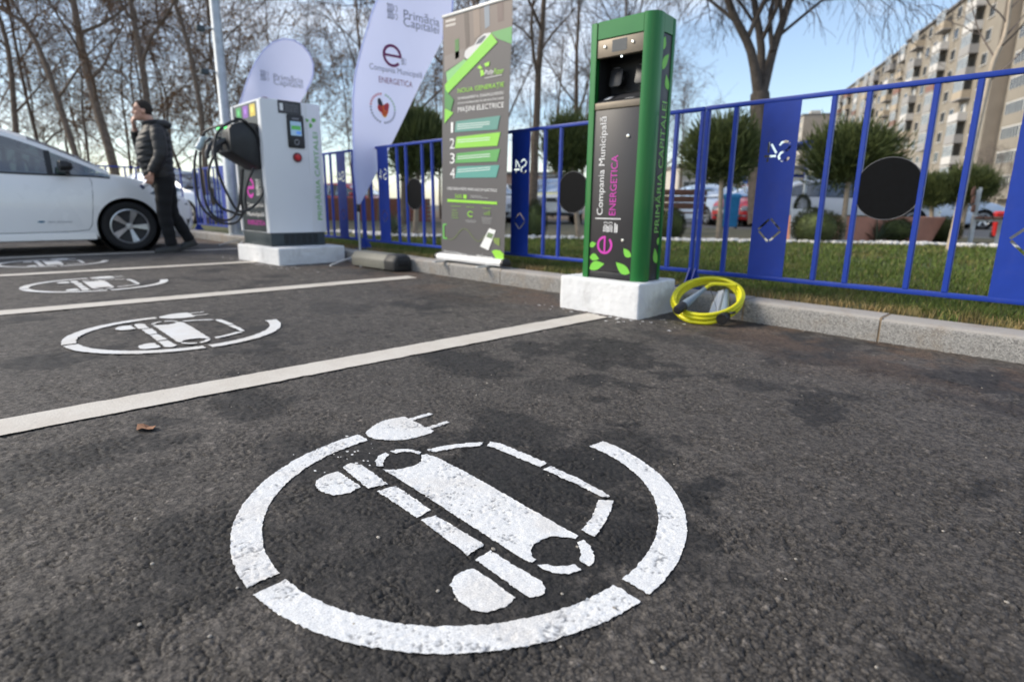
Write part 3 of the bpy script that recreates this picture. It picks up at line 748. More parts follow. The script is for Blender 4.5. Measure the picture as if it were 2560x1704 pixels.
# right side panel
sp_ = MB().box(-.03, -.006, .087, GD-.032, .004, CAPZ-.002).build('side_panel', M_BLACKP, gp, bevel=.001)
fs = Frame((-.006, .087, 0), (0, 1, 0), (0, 0, 1))
text(fs, 'PRIM\u0102RIA CAPITALEI', .088, GZ(.195), mat('pale_green_print', srgb(140, 205, 96), .5), sp_, width=GZ(.50), height=.072, rot=R(90))
draw(fs, 'leaf_print', [leaf_poly(.012, GZ(.875), .07, .03, R(80)), leaf_poly(.012, GZ(.805), .11, .03, R(55)), leaf_poly(.095, GZ(.74), .085, .03, R(115)), leaf_poly(.092, GZ(.07), .10, .034, R(112)), leaf_poly(.085, GZ(.145), .055, .024, R(60))], M_LGREEN, sp_)

# ------------------------------------------------------------------ white charging cabinet
M_WHITE = mat('white_powder_coat', (0.74, 0.755, 0.78), 0.35, var=0.02, vscale=2, coat=.1)
M_SKIRT = mat('anthracite_skirt', srgb(52, 62, 66), 0.5, var=.06)
M_WDARK = mat('anthracite_film', srgb(58, 64, 66), 0.4, var=.06)
WX, WY, WZ = -6.357, 2.472, .174; WW, WD, WH = .83, .644, 1.49
wc = empty('white_charging_cabinet', (WX, WY, WZ), 0, 'white charging cabinet with screen, red stop button and black cable holster on a wide plinth', 'charging station')
sk = MB().box(-WW+.02, -.015, .015, WD-.015, -.003, .143).build('skirt', M_SKIRT, wc, bevel=.006)
fb = Frame((-.015, 0, 0), (0, 1, 0), (0, 0, 1))
for i in range(6):
    x0 = .155+.066*i
    draw(fb, 'grille', [rrect(x0, x0+.056, .02, .125, .004)], M_DARK, sk, .0015)
    for k in range(5):
        MB().box(-.016, -.011, x0+.002, x0+.054, .028+.02*k, .033+.02*k).build('grille_slat', M_SKIRT, sk)
body = MB()
body.prism([(-WW, .0), (-WW+.045, .0), (-WW+.045, .012), (-.075, .012), (-.075, 0), (-.03, 0), (-.01, .008), (0, .03), (0, WD), (-WW, WD)], .145, WH)
body.build('body', M_WHITE, wc, smooth=40, bevel=0.0)
MB().box(-WW+.005, -.004, .02, WD-.004, WH-.002, WH+.01).build('top_lid', M_WHITE, wc, bevel=.004)
MB().box(-.006, .006, WD-.155, WD-.004, .147, WH-.004).build('edge_panel', M_WHITE, wc, bevel=.003)
fw = Frame((0, 0, 0), (0, 1, 0), (0, 0, 1))
def W(zx, zy):
    p = onx(440+.4082*zx, 60+.4082*zy, WX); return (p.y-WY, p.z-WZ)
def Wbox(a, b, c, d, e, f, g, h): return [W(a, b), W(c, d), W(e, f), W(g, h)]
M_LABEL = mat('dark_sticker', (0.03, 0.03, 0.038), .35)
def wrect(zx0, zy0, zx1, zy1):
    a, b = W(zx0, zy0), W(zx1, zy1); return min(a[0], b[0]), max(a[0], b[0]), min(a[1], b[1]), max(a[1], b[1])
x0, x1, z0, z1 = wrect(625, 545, 762, 482)
lb = draw(fw, 'notice_sticker', [rrect(x0, x1, z0, z1, .004)], M_LABEL, wc, .002)
draw(fw, 'print_mark', [rrect(x0+.02, x0+.055, z0+.03, z1-.03, .003)], M_WPRINT, lb, .003)
draw(fw, 'print_line', [[(x0+.075, z0+h_), (x1-.03, z0+h_), (x1-.03, z0+h_+.004), (x0+.075, z0+h_+.004)] for h_ in (.03, .05, .07, .09)], mat('grey_print', (.22, .22, .24), .5), lb, .003)
x0, x1, z0, z1 = wrect(688, 757, 775, 562)
dm = MB(); dm.prism(rrect(x0, x1, z0, z1, .018), 0, .018, Matrix(((0, 0, 1, 0), (1, 0, 0, 0), (0, 1, 0, 0), (0, 0, 0, 1))))
disp = dm.build('display_unit', M_BLACKPL, wc, bevel=.004)
fdsp = Frame((.018, 0, 0), (0, 1, 0), (0, 0, 1)); mw_ = x1-x0
scr = draw(fdsp, 'screen', [rrect(x0+mw_*.17, x1-mw_*.17, z0+.125, z1-.07, .004)], mat('screen_glass', srgb(120, 150, 175), .2, emit=.25), disp, .001)
draw(fdsp, 'screen_graphic', [rrect(x0+mw_*.22, x1-mw_*.22, z0+.185, z0+.225, .002)], mat('screen_green', srgb(70, 150, 70), .3, emit=.2), scr, .002)
draw(fdsp, 'screen_graphic', [rrect(x0+mw_*.5, x1-mw_*.22, z0+.14, z0+.17, .002)], mat('screen_blue', srgb(80, 130, 210), .3, emit=.2), scr, .002)
draw(fdsp, 'print_line', [[(x0+mw_*.3, z1-.05), (x1-mw_*.3, z1-.05), (x1-mw_*.3, z1-.035), (x0+mw_*.3, z1-.035)]], mat('grey_print', (.22, .22, .24)), disp, .001)
draw(fdsp, 'card_reader', [arc_poly((x0+x1)/2, z0+.06, .022, .028, 0, 2*math.pi, 24)[:-1]], mat('grey_ring', (.35, .36, .38), .4), disp, .001)
yb, zb_ = W(742, 818)
MB().lathe([(.046, 0), (.05, .004), (.05, .012), (.042, .016), (.03, .014)], 28, Matrix.Translation((0, yb, zb_))@Matrix.Rotation(R(90), 4, 'Y')).build('stop_ring', mat('dark_red_ring', srgb(110, 52, 56), .45), wc, smooth=40)
MB().lathe([(.031, .010), (.031, .026), (.028, .032), (.001, .034)], 24, Matrix.Translation((0, yb, zb_))@Matrix.Rotation(R(90), 4, 'Y')).build('stop_button', mat('red_plastic', srgb(200, 34, 40), .3), wc, smooth=40)
a, b = W(860, 1205), W(858, 672)
fe = Frame((.006, 0, 0), (0, 1, 0), (0, 0, 1))
text(fe, 'PRIM\u0102RIA CAPITALEI', WD-.045, a[1]+.01, M_MGREEN, wc, width=b[1]-a[1], height=.072, rot=R(90))
lx, lz = W(820, 600)
draw(fe, 'leaf_print', [leaf_poly(lx+.015, lz+.005, .06, .028, R(20)), leaf_poly(lx-.015, lz+.005, .04, .02, R(150)), leaf_poly(lx, lz-.01, .06, .025, R(265))], M_MGREEN, wc)
# left (connector) face
ff = Frame((-WW, .012, 0), (1, 0, 0), (0, 0, 1))
fp_ = draw(ff, 'front_film', [[(.05, .15), (WW-.08, .15), (WW-.08, WH-.01), (.05, WH-.01)]], M_WDARK, wc, .001)
for i, c in enumerate(((46, 150, 70), (128, 70, 170), (222, 196, 60))):
    x0 = .13+.20*i
    q = draw(ff, 'charge_icon', [rrect(x0, x0+.145, WH-.15, WH-.03, .012)], mat('icon_%d' % i, srgb(*c), .4), fp_, .002)
    draw(ff, 'icon_glyph', [ell(x0+.072, WH-.085, .03)], mat('icon_glyph_%d' % i, srgb(*[min(255, v+45) for v in c]), .4), q, .003)
text(ff, 'Compania', .20, .40, M_WPRINT, fp_, width=.50, height=.06, d=.003)
text(ff, 'Municipal\u0103', .20, .30, M_WPRINT, fp_, width=.50, height=.065, d=.003)
text(ff, 'ENERGETICA', .20, .22, M_PINK, fp_, width=.50, height=.05, d=.003)
ering(ff, .36, .62, .11, .035, M_PINK, fp_, rot=0, d=.003)
crest(ff, .52, .52, .14, .2, M_WPRINT, fp_, d=.003)
# cable holster: wedge box with sloping underside
hb = MB(); hx0, hx1 = -.50, -.085
prof = [(0.0, .80), (0.0, 1.255), (-.14, 1.262), (-.26, 1.225), (-.29, 1.18), (-.29, .96)]
hb.loft([[(x, y, z) for y, z in prof] for x in (hx0, hx1)])
hol = hb.build('cable_holster', M_BLACKPL, wc, bevel=.012)
for i, x in enumerate((-.41, -.21)):
    bay = MB().box(x-.075, x+.075, -.294, -.27, .985, 1.16).build('connector_bay', M_DARK, hol, bevel=.004)
    g = MB(); g.tube([(x, -.27, 1.08), (x, -.33, 1.06), (x, -.39, 1.02), (x, -.42, .95), (x, -.42, .90)], [.03, .032, .028, .024, .018], 12)
    g.tube([(x, -.33, 1.09), (x, -.38, 1.10), (x, -.43, 1.05)], [.012, .014, .010], 8)
    g.build('charging_gun', mat('dark_grey_plastic', (.05, .05, .055), .4), hol, smooth=50)
    MB().sphere((x, -.285, 1.205), (.026, .016, .018)).build('status_lamp', mat('green_lamp', (0.15, 1.0, 0.25), .4, emit=1.1), hol, smooth=60)
M_CABLE = mat('black_rubber_cable', (0.022, 0.022, 0.024), .5, var=.2)
def cz(x, y, X):
    p = onx(440+.2423*x, 240+.2423*y, X); return Vector((p.x-WX, p.y-WY, p.z-WZ))
def smooth_path(P, n=5):
    out = []; k = len(P)
    for i in range(k-1):
        p0, p1, p2, p3 = P[max(i-1, 0)], P[i], P[i+1], P[min(i+2, k-1)]
        for j in range(n):
            t = j/n
            out.append(0.5*((2*p1)+(p2-p0)*t+(2*p0-5*p1+4*p2-p3)*t*t+(3*p1-p0-3*p2+p3)*t**3))
    return out+[P[-1]]
CBL = [(-6.43, -6.43, [(640,260),(560,270),(440,360),(400,470),(398,600),(440,800),(520,990),(600,1140),(660,1190),(740,1175),(830,1110),(890,1010),(920,880),(912,700),(885,540),(840,400),(770,310),(690,250),(600,232)]),
       (-6.56, -6.50, [(470,500),(390,620),(340,760),(345,930),(400,1070),(480,1160),(570,1195),(660,1225),(720,1170),(715,1050),(735,900),(800,745)]),
       (-6.90, -6.60, [(210,560),(190,700),(198,880),(240,1090),(320,1210),(440,1295),(560,1318),(640,1290),(690,1200),(672,1060),(680,900),(690,750)]),
       (-7.00, -6.62, [(248,575),(250,720),(280,980),(330,1160),(420,1258),(520,1282),(600,1240),(650,1120),(665,960),(678,760)])]
for xa, xb, pts in CBL:
    P = [cz(x, y, xa+(xb-xa)*i/(len(pts)-1)) for i, (x, y) in enumerate(pts)]
    MB().tube(smooth_path(P), .0135, 8).build('charging_cable', M_CABLE, wc, smooth=60)
# grey gun hanging on the far holder
a_, b_, c_ = cz(400, 445, -6.95), cz(275, 445, -6.95), cz(222, 548, -6.95)
MB().tube(smooth_path([cz(420, 430, -6.85), a_, cz(330, 450, -6.95), b_, cz(255, 490, -6.95), c_]), [.02]*6+[.026]*8+[.03]*7+[.034]*4+[.036], 12).build('charging_gun', mat('pale_grey_plastic', srgb(190, 205, 212), .35), wc, smooth=50)
MB().tube(smooth_path([cz(270, 420, -6.95), cz(290, 380, -6.9), cz(350, 340, -6.8), cz(480, 300, -6.6)]), [.012]*16, 8).build('gun_holder', M_BLACKPL, wc, smooth=50)

# ------------------------------------------------------------------ coiled yellow cable at the kerb
M_YEL = mat('yellow_cable', srgb(214, 208, 24), .4, var=.05, vscale=12)
M_GGUN = mat('blue_grey_plastic', srgb(120, 134, 146), .45, var=.06)
def ca(x, y): return (1640+.1913*x, 560+.1913*y)
P0 = onz(*ca(520, 1290), 0.011); P1 = ony(*ca(800, 690), 3.30)
cen = (P0+P1)/2; ax2 = (P1-P0).normalized(); ax1 = ax2.cross(Vector((0, 0, 1))).normalized()
nrm = ax1.cross(ax2)
if nrm.z < 0: nrm = -nrm
if ax1.dot(CR) < 0: ax1 = -ax1
rb_ = (P1-P0).length/2
cab = empty('coiled_charging_cable', (P0.x, P0.y, 0), 0, 'coiled bright yellow charging cable with grey plugs leaning on the kerb', 'cable')
org = Vector((P0.x, P0.y, 0))
random.seed(3)
def on_coil(a, ra, rb2, off): return cen-org+ax1*(ra*math.cos(a))+ax2*(rb2*math.sin(a))+nrm*off
RA = 84*(cen-CAM).dot(_f)/F_PX
for t in range(7):
    ra, rb2 = RA-.030*random.random(), rb_-.006-.030*random.random()
    ph = random.random()*6; off = -.022+.015*(t % 4)
    pts = [on_coil(a, ra*(1+.02*math.sin(2*a+ph)), rb2*(1+.02*math.sin(2*a+ph+1)), off+.010*math.sin(a+ph)) for a in [2*math.pi*i/56 for i in range(56)]]
    for p in pts: p.z = max(p.z, .011)
    MB().tube(pts, .0102, 10, closed=True).build('cable_turn', M_YEL, cab, smooth=60)
def gun(path, rad, nm, m, **k): MB().tube(path, rad, 16).build(nm, m, cab, smooth=50)
def cd(x, y, dep): return atdepth(*ca(x, y), dep)-org
dC = (cen-CAM).dot(_f)
# grey plug lying across the coil's left half
g0, g1 = cd(640, 845, dC-.01), cd(340, 1080, dC-.10)
ln = g1-g0
gun([g0+ln*t for t in (0, .15, .35, .55, .75, .92)], [.011, .013, .015, .019, .023, .025], 'plug_grip', M_GGUN)
gun([g0+ln*t for t in (.9, .95, 1.12, 1.22, 1.23)], [.024, .027, .027, .025, .018], 'plug_head', M_BLACKPL)
gun(smooth_path([g0, g0-ln*.15, g0-ln*.3+ax1*.02, on_coil(R(35), RA-.03, rb_-.03, .03)]), .0095, 'cable_end', M_YEL)
# second plug at lower right, dark cap facing out, with a pale handle behind it
h0, h1 = cd(925, 870, dC+.03), cd(895, 1190, dC-.14)
ln = h1-h0
gun([h0+ln*t for t in (0, .3, .6, .9)], [.012, .016, .02, .024], 'plug_grip', M_GGUN)
q0, q1 = cd(905, 1195, dC-.15), cd(868, 1262, dC-.20)
d_ = (q1-q0).normalized(); dd = (d_+Vector((0, -.6, -.1))).normalized()
gun([q0-dd*.0, q0+dd*.03, q0+dd*.06, q0+dd*.061, q0+dd*.045], [.028, .031, .031, .024, .022], 'plug_head', M_BLACKPL)
MB().box(-.012, .012, -.02, .02, -.006, .006, Matrix.Translation(q0+Vector((.035, .01, .02)))).build('plug_cover', M_BLACKPL, cab, bevel=.004)
lt = [cd(815, 880, dC+.06), cd(885, 860, dC+.05), cd(905, 1050, dC+.0), cd(800, 1170, dC-.06), cd(682, 1190, dC-.06), cd(730, 1060, dC-.0)]
b = MB(); b.v = [tuple(p) for p in lt]+[tuple(p+nrm*.003) for p in lt]; k = len(lt)
b.f = [tuple(range(k)), tuple(range(2*k-1, k-1, -1))]+[(i, (i+1) % k, k+(i+1) % k, k+i) for i in range(k)]
tg = b.build('info_tag', mat('pale_grey_card', srgb(196, 198, 200), .4), cab)
MB().tube([cd(690, 800, dC-.03), cd(740, 930, dC-.03), cd(785, 1080, dC-.06), cd(790, 1180, dC-.08)], .0013, 6).build('tie', M_BLACKPL, cab)
# ------------------------------------------------------------------ feather flags
M_CLOTH = mat('white_flag_cloth', (.70, .74, .98), .8, var=.03, vscale=3)
def make_cloth():
    m = M_CLOTH; n, l = nodes_of(m); b = n['Principled BSDF']; out = n['Material Output']
    t = NN(n, 'ShaderNodeBsdfTranslucent'); t.inputs[0].default_value = (.66, .71, .98, 1); mxs = n.new('ShaderNodeMixShader'); mxs.inputs[0].default_value = .45
    l.new(b.outputs[0], mxs.inputs[1]); l.new(t.outputs[0], mxs.inputs[2]); l.new(mxs.outputs[0], out.inputs['Surface'])
make_cloth()
M_FGREY = mat('flag_grey_print', srgb(120, 128, 150), .7, var=.03)
M_FPLUM = mat('flag_plum_print', srgb(118, 34, 92), .7, var=.03)
M_POLE = mat('pale_metal_pole', srgb(178, 180, 180), .45, metal=.3)
TIP = onx(825*1.0866, 470*1.0866, -5.838)
def F1(a, b):
    p = onx(a*1.0866, b*1.0866, -5.838); return (p.y-TIP.y, p.z-TIP.z)
left = [(0, 0), (-.022, .35), (-.018, .72), (.0, 1.05), (.045, 1.30), (.12, 1.52), (.20, 1.72), (.29, 1.95), (.40, 2.17), (.53, 2.36), (.68, 2.50), (.84, 2.58), (1.0, 2.585), (1.14, 2.53), (1.25, 2.42), (1.305, 2.28), (1.295, 2.12), (1.25, 1.98), (1.17, 1.84)]
right = [(.02, 0), (.58, .86), (1.17, 1.84)]
def wave(y, z): return .018*math.sin(2.3*z+1.5*y)*min(1, z/.8)+.010*math.sin(6.0*y-2.1*z)
def bend(o):
    for v in o.data.vertices: v.co.x += wave(v.co.y, v.co.z)
def make_flag(full=True):
    r = empty('feather_flag')
    dz, tz = TIP.z, TIP
    # cloth: strips between the pole edge and the free edge
    L = [Vector((0, a, b)) for a, b in left]; Ls = smooth_path(L, 4)
    n = len(Ls); tip = Vector((0, .02, 0))
    b = MB(); m = 14
    for i, p in enumerate(Ls):
        # matching point on the chain tip -> edge
        t = i/(n-1)
        q = tip.lerp(Vector((0, 1.17, 1.84)), t)
        for j in range(m+1):
            w = p.lerp(q, j/m); b.v.append((w.x, w.y, w.z))
    for i in range(n-1):
        for j in range(m):
            a = i*(m+1)+j; b.f.append((a, a+1, a+m+2, a+m+1))
    o = b.build('flag_cloth', M_CLOTH, r, smooth=60, recalc=True); bend(o); o.location = (0, 0, dz)
    fr_ = Frame((0, 0, 0), (0, 1, 0), (0, 0, 1))
    ch = []
    def T(s, a, b, wpx, hm, m_, **k):
        x, z = F1(a, b); ch.append(text(fr_, s, x, z, m_, o, width=wpx, height=hm, d=.006, **k))
    T('Prim\u0103ria', 930, 42, .46, .095, M_FGREY); T('Capitalei', 930, 66, .46, .115, M_FGREY)
    x, z = F1(893, 44); ch.append(crest(fr_, x, z, .13, .17, M_FGREY, o, d=.006))
    x, z = F1(904, 128); ch += list(ering(fr_, x, z, .115, .03, M_FPLUM, o, d=.006))
    x, z = F1(924, 150); ch.append(crest(fr_, x, z, .065, .08, M_FGREY, o, d=.006))
    T('Compania Municipal\u0103', 852, 163, .66, .085, M_FGREY); T('ENERGETICA', 873, 189, .42, .06, M_FPLUM)
    cx_, cz_ = F1(880, 250); r0 = .135
    for k in range(30):
        if k in (7, 22): continue
        a = R(12*k); c_ = M_FGREY if 14 < k else (mat('flag_red', srgb(210, 90, 90), .7) if k > 6 else mat('flag_sage', srgb(150, 190, 160), .7))
        ch.append(draw(fr_, 'ring_print', [[(cx_+math.cos(a+u)*(r0+h_), cz_+math.sin(a+u)*(r0+h_)) for u, h_ in ((-.06, 0), (.06, 0), (.06, .022), (-.06, .022))]], c_, o, .006))
    for dx, dz_, rx, ry, an, c_ in ((-.03, .045, .028, .058, 12, (60, 50, 62)), (.02, -.015, .045, .062, -20, (226, 96, 50)), (-.035, -.005, .028, .04, 30, (200, 60, 60)), (.045, .02, .028, .045, -28, (196, 62, 74)), (.015, -.06, .03, .03, 0, (236, 170, 60)), (-.03, .05, .013, .035, 12, (110, 170, 90)), (.03, 0, .016, .03, -20, (240, 150, 60))):
        c1, s1 = math.cos(R(an)), math.sin(R(an))
        ch.append(draw(fr_, 'butterfly_print', [[(cx_+dx+c1*a-s1*b_, cz_+dz_+s1*a+c1*b_) for a, b_ in ell(0, 0, rx, ry, 16)]], mat('flag_%d_%d' % (c_[0], c_[1]), srgb(*c_), .7), o, .0062+.0004*len(ch) % .002))
    for c_ in ch: bend(c_)
    pp = [Vector((0.004, -.01, -dz+.12)), Vector((.004, -.008, -.02))]+[Vector((.004+wave(p.y, p.z), p.y-.012*(1 if p.z < 2 else .3), p.z+.01)) for p in Ls[::4]]
    MB().tube(pp[:2], .0125, 10).build('pole', M_POLE, r, smooth=50).location = (0, 0, dz)
    MB().tube(pp[1:], .009, 8).build('pole_sleeve', M_CLOTH, r, smooth=50).location = (0, 0, dz)
    MB().lathe([(.013, -.03), (.019, -.02), (.019, .03), (.013, .05)], 12, Matrix.Translation((.004, -.009, dz-.05))).build('pole_clip', M_BLACKPL, r, smooth=40)
    # cross foot: four flat arms arching from the hub
    MB().lathe([(.016, .05), (.022, .055), (.022, .12), (.015, .13)], 12).build('hub', M_POLE, r, smooth=40)
    for a in (-72, -30, 65, 160):
        d = Vector((math.cos(R(a)), math.sin(R(a)), 0)); sd_ = Vector((-d.y, d.x, 0))
        prof = [(.0, .075), (.12, .07), (.3, .04), (.44, .012), (.46, .006)]
        f = MB(); f.loft([[p for p in (d*x+sd_*.013+Vector((0, 0, z+.006)), d*x-sd_*.013+Vector((0, 0, z+.006)), d*x-sd_*.013+Vector((0, 0, z-.006)), d*x+sd_*.013+Vector((0, 0, z-.006)))] for x, z in prof])
        f.build('foot_arm', M_POLE, r, smooth=30)
    return r
fl1 = make_flag(); fl1.location = (TIP.x, TIP.y+.0, 0)
tag(fl1, 'large white teardrop feather flag with crest, plum e and butterfly logo beside the banner', 'flag', 'white feather flags')
# second flag: same size, its distance follows from how wide it shows
sa = ray(553*1.0866, 240*1.0866); sb = ray(722*1.0866, 165*1.0866)
X2 = -1.20/abs(sa.y/sa.x-sb.y/sb.x)
fl2 = copy_tree(fl1); q = onx(553*1.0866, 240*1.0866, X2); fl2.location = (X2, q.y-.11, 0); fl2.scale = (1, 1, .965)
tag(fl2, 'white teardrop feather flag rising from behind the white charging cabinet', 'flag', 'white feather flags')

# ------------------------------------------------------------------ grey case lying at the kerb
gc = empty('grey_equipment_case', (-5.35, 3.11, 0), R(1.5), 'long grey case with black recessed end lying against the kerb by the flag foot', 'case')
cb = MB(); prof = [(-.10, .012), (-.105, .10), (-.06, .155), (.06, .16), (.10, .13), (.10, .012)]
cb.loft([[(x, y, z) for y, z in prof] for x in (-.25, .36)]); cb.build('shell', mat('grey_case_paint', srgb(122, 120, 110), .6, var=.1), gc, bevel=.008)
cb = MB(); cb.loft([[(x, y*k, .012+(z-.012)*k) for y, z in prof] for x, k in ((.362, 1.02), (.50, 1.02), (.53, .9))]); e = cb.build('end_cap', mat('case_black_end', (.03, .03, .03), .55), gc, bevel=.006)
MB().box(.525, .54, -.05, .05, .05, .11).build('recess', M_DARK, gc, bevel=.003)
cb = MB()
for x in (-.18, .28):
    for y in (-.07, .07): MB().box(x-.02, x+.02, y-.015, y+.015, 0, .012).build('foot_pad', M_BLACKPL, gc)

# ------------------------------------------------------------------ roll-up banner
src = [(575, 82), (955, -42), (895, 1440), (548, 1400)]
BW, BH = .86, 1.98
dst = [(0, BH), (BW, BH), (BW, 0), (0, 0)]
A = []; bb = []
for (x, y), (u, v) in zip(src, dst):
    A.append([x, y, 1, 0, 0, 0, -u*x, -u*y]); bb.append(u); A.append([0, 0, 0, x, y, 1, -v*x, -v*y]); bb.append(v)
hm = np.append(np.linalg.solve(np.array(A, float), np.array(bb, float)), 1).reshape(3, 3)
def B(x, y):
    p = hm@np.array([x, y, 1.0]); return (p[0]/p[2], p[1]/p[2])
bn = empty('roll_up_banner', (-4.45, 3.30, .125), 0, 'tall grey and green roll-up banner with numbered steps standing on the kerb', 'banner')
Mt = Matrix.Rotation(R(2.2), 4, 'Y')@Matrix.Translation((.01, 0, .075))
bs_ = MB(); nseg = 10
M_BGREY = mat('banner_grey', srgb(88, 86, 87), .55, var=.03, vscale=2)
b = MB()
for i in range(nseg+1):
    for j in range(3): b.v.append((BW*j/2, 0.0, BH*i/nseg))
for i in range(nseg):
    for j in range(2): a = i*3+j; b.f.append((a, a+1, a+4, a+3))
sht = b.build('banner_sheet', M_BGREY, bn, smooth=60, recalc=False); sht.matrix_local = Mt
MB().box(-.006, BW+.006, -.010, .010, BH-.012, BH+.012).build('top_bar', M_POLE, bn, bevel=.005).matrix_local = Mt
cs = MB(); pr = [(-.045, .018), (-.05, .04), (-.035, .066), (0, .076), (.035, .066), (.05, .04), (.045, .018)]
cs.loft([[(x, y, z) for y, z in pr] for x in (-.035, BW+.015)]); cs.build('roller_case', mat('banner_white_case', (.72, .72, .72), .35), bn, smooth=40)
for x in (-.036, BW+.014):
    c = MB(); c.loft([[(x+dx, y*1.06, .016+(z-.016)*1.06) for y, z in pr] for dx in (0, .028)]); c.build('end_cap', M_BLACKPL, bn, bevel=.004)
for x in (.12, .72):
    MB().box(x-.02, x+.02, -.17, .12, .0, .012).build('foot', M_POLE, bn, bevel=.003)
MB().tube([(BW/2, .03, .07), (BW/2+.06, .03, 2.03)], .008, 8).build('support_pole', M_POLE, bn, smooth=40)
fb_ = Frame((0, 0, 0), (1, 0, 0), (0, 0, 1))
def bpr(nm, polys, c, d=.002):
    m_ = c if not isinstance(c, tuple) else mat('banner_%d_%d_%d' % c, srgb(*c), .55, var=.03)
    o = draw(fb_, nm, [[B(x, y) for x, y in p] for p in polys], m_, sht, d)
    return o
def btx(s, x0, y0, x1, y1, hpx, m_, **k):
    a, c = B(x0, y0), B(x1, y1); h = B(x0, y0-hpx)[1]-a[1]
    return text(fb_, s, a[0], a[1], m_, sht, width=c[0]-a[0], height=h, d=.0045, **k)
WPR = M_WPRINT; GPR = mat('banner_lime', srgb(150, 214, 64), .5, var=.03)
bpr('photo_print', [[(576, 84), (954, -40), (950, 215), (870, 190), (690, 310), (580, 385)]], (120, 109, 103))
for p, c in (([(690, 46), (715, 38), (720, 230), (700, 250)], (92, 82, 76)), ([(740, 30), (775, 18), (780, 170), (745, 200)], (136, 122, 112)), ([(800, 10), (830, 0), (830, 120), (805, 140)], (128, 138, 150)), ([(640, 205), (662, 195), (662, 300), (640, 312)], (70, 120, 60)), ([(870, -15), (905, -25), (905, 90), (875, 100)], (108, 92, 88)), ([(580, 300), (690, 250), (690, 310), (580, 385)], (128, 120, 116)),
             ([(590, 100), (645, 85), (645, 98), (590, 113)], (196, 190, 184)), ([(590, 125), (645, 110), (645, 123), (590, 138)], (190, 184, 178))):
    bpr('photo_print', [p], c, .0032)
bpr('photo_car', [[(690, 295), (695, 265), (715, 245), (745, 230), (765, 195), (800, 165), (835, 158), (838, 175), (790, 235), (740, 285), (705, 308)]], (205, 205, 205), .0038)
bpr('photo_car_window', [[(752, 228), (770, 198), (800, 175), (812, 180), (785, 215)]], (90, 95, 105), .0044)
bpr('green_band', [[(590, 385), (690, 310), (730, 330), (596, 455)]], (128, 190, 120), .0040)
bpr('green_band', [[(838, 162), (872, 208), (588, 512), (582, 455)]], (132, 205, 70), .0046)
bpr('green_band', [[(838, 158), (951, 120), (949, 216), (872, 190)]], (100, 160, 96), .0042)
bpr('green_band', [[(581, 478), (630, 535), (612, 602), (580, 578)]], (74, 138, 74), .0048)
bpr('green_band', [[(580, 585), (627, 607), (577, 670)]], (132, 205, 70), .0042)
bpr('leaf_print', [[(760, 352), (775, 338), (790, 352), (778, 362)], [(798, 330), (828, 316), (825, 340), (805, 346)], [(776, 368), (792, 362), (800, 390), (780, 402)]], GPR, .0042)
btx('Poly', 800, 400, 850, 390, 33, WPR, shear=.15); btx('Fazer', 852, 388, 905, 374, 32, GPR, shear=.15)
bpr('print_line', [[(800, 408), (895, 384), (895, 388), (800, 412)]], (205, 205, 205), .0042)
btx('NOUA GENERA\u021aIE', 652, 506, 905, 462, 34, GPR)
btx('DE MANAGEMENT AL CONSUMULUI PENTRU', 652, 535, 903, 498, 14, WPR); btx('STA\u021aII INTELIGENTE DE \u00ceNC\u0102RCARE', 652, 563, 903, 528, 16, WPR)
btx('MA\u0218INI ELECTRICE', 652, 612, 903, 575, 38, WPR)
for i, (p, c) in enumerate((([(640, 655), (884, 612), (866, 690), (632, 716)], (92, 146, 136)), ([(642, 742), (884, 704), (866, 780), (632, 806)], (140, 206, 72)), ([(642, 834), (881, 797), (863, 868), (632, 889)], (92, 162, 88)), ([(642, 908), (876, 888), (858, 958), (632, 972)], (88, 156, 146)))):
    bpr('step_box', [p], c, .0036)
    x, y = p[3]
    btx(str(i+1), 612 if i == 0 else 604, y+4, 624 if i == 0 else 630, y, 58, WPR)
    (xa, ya), (xb, yb2) = p[0], p[1]
    bpr('print_line', [[(646, ya+16+12*k), (646+180-40*(k == 2), ya+16+12*k-(180-40*(k == 2))*.13), (646+180-40*(k == 2), ya+20+12*k-(180-40*(k == 2))*.13), (646, ya+20+12*k)] for k in range(3 if i < 1 else 2)], (214, 226, 220), .0042)
btx('CRE\u0218TEREA PIE\u021aEI VEHICULELOR ELECTRICE', 587, 1045, 862, 1040, 20, WPR)
btx('56%', 630, 1086, 668, 1086, 22, GPR); bpr('print_icon', [[(676, 1064), (694, 1064), (694, 1086), (676, 1086)]], GPR, .0042)
bpr('print_line', [[(716, 1066+9*k), (716+(95 if k else 60), 1066+9*k), (716+(95 if k else 60), 1069+9*k), (716, 1069+9*k)] for k in range(2)], (170, 170, 170), .0042)
bpr('print_rule', [[(587, 1094), (862, 1095), (862, 1110), (587, 1109)]], GPR, .0042)
bpr('print_line', [[(x, y), (x+w, y), (x+w, y+3), (x, y+3)] for x, y, w in ((605, 1130, 55), (690, 1130, 45), (780, 1132, 48), (610, 1152, 30), (610, 1168, 36), (610, 1182, 34), (610, 1196, 38))], (128, 168, 76), .0042)
bpr('print_icon', [arc_poly(715, 1172, 12, 17, R(40), R(320), 16)], GPR, .0042)
bpr('print_icon', [[(790+12*k, 1172), (798+12*k, 1172), (798+12*k, 1160-6*k), (790+12*k, 1160-6*k)] for k in range(3)], (120, 150, 80), .0042)
bpr('print_line', [[(x, y), (x+w, y), (x+w, y+2.5), (x, y+2.5)] for x, y, w in ((685, 1208, 62), (690, 1216, 52), (775, 1188, 60), (778, 1198, 52), (778, 1208, 52), (782, 1218, 44))], (165, 165, 165), .0042)
wv = [(565+i*8, 1290+34*math.sin(i*.33)*(1 if i else 0)) for i in range(30)]
bpr('print_wave', [stroke(wv, 3.0)], (112, 128, 74), .0042)
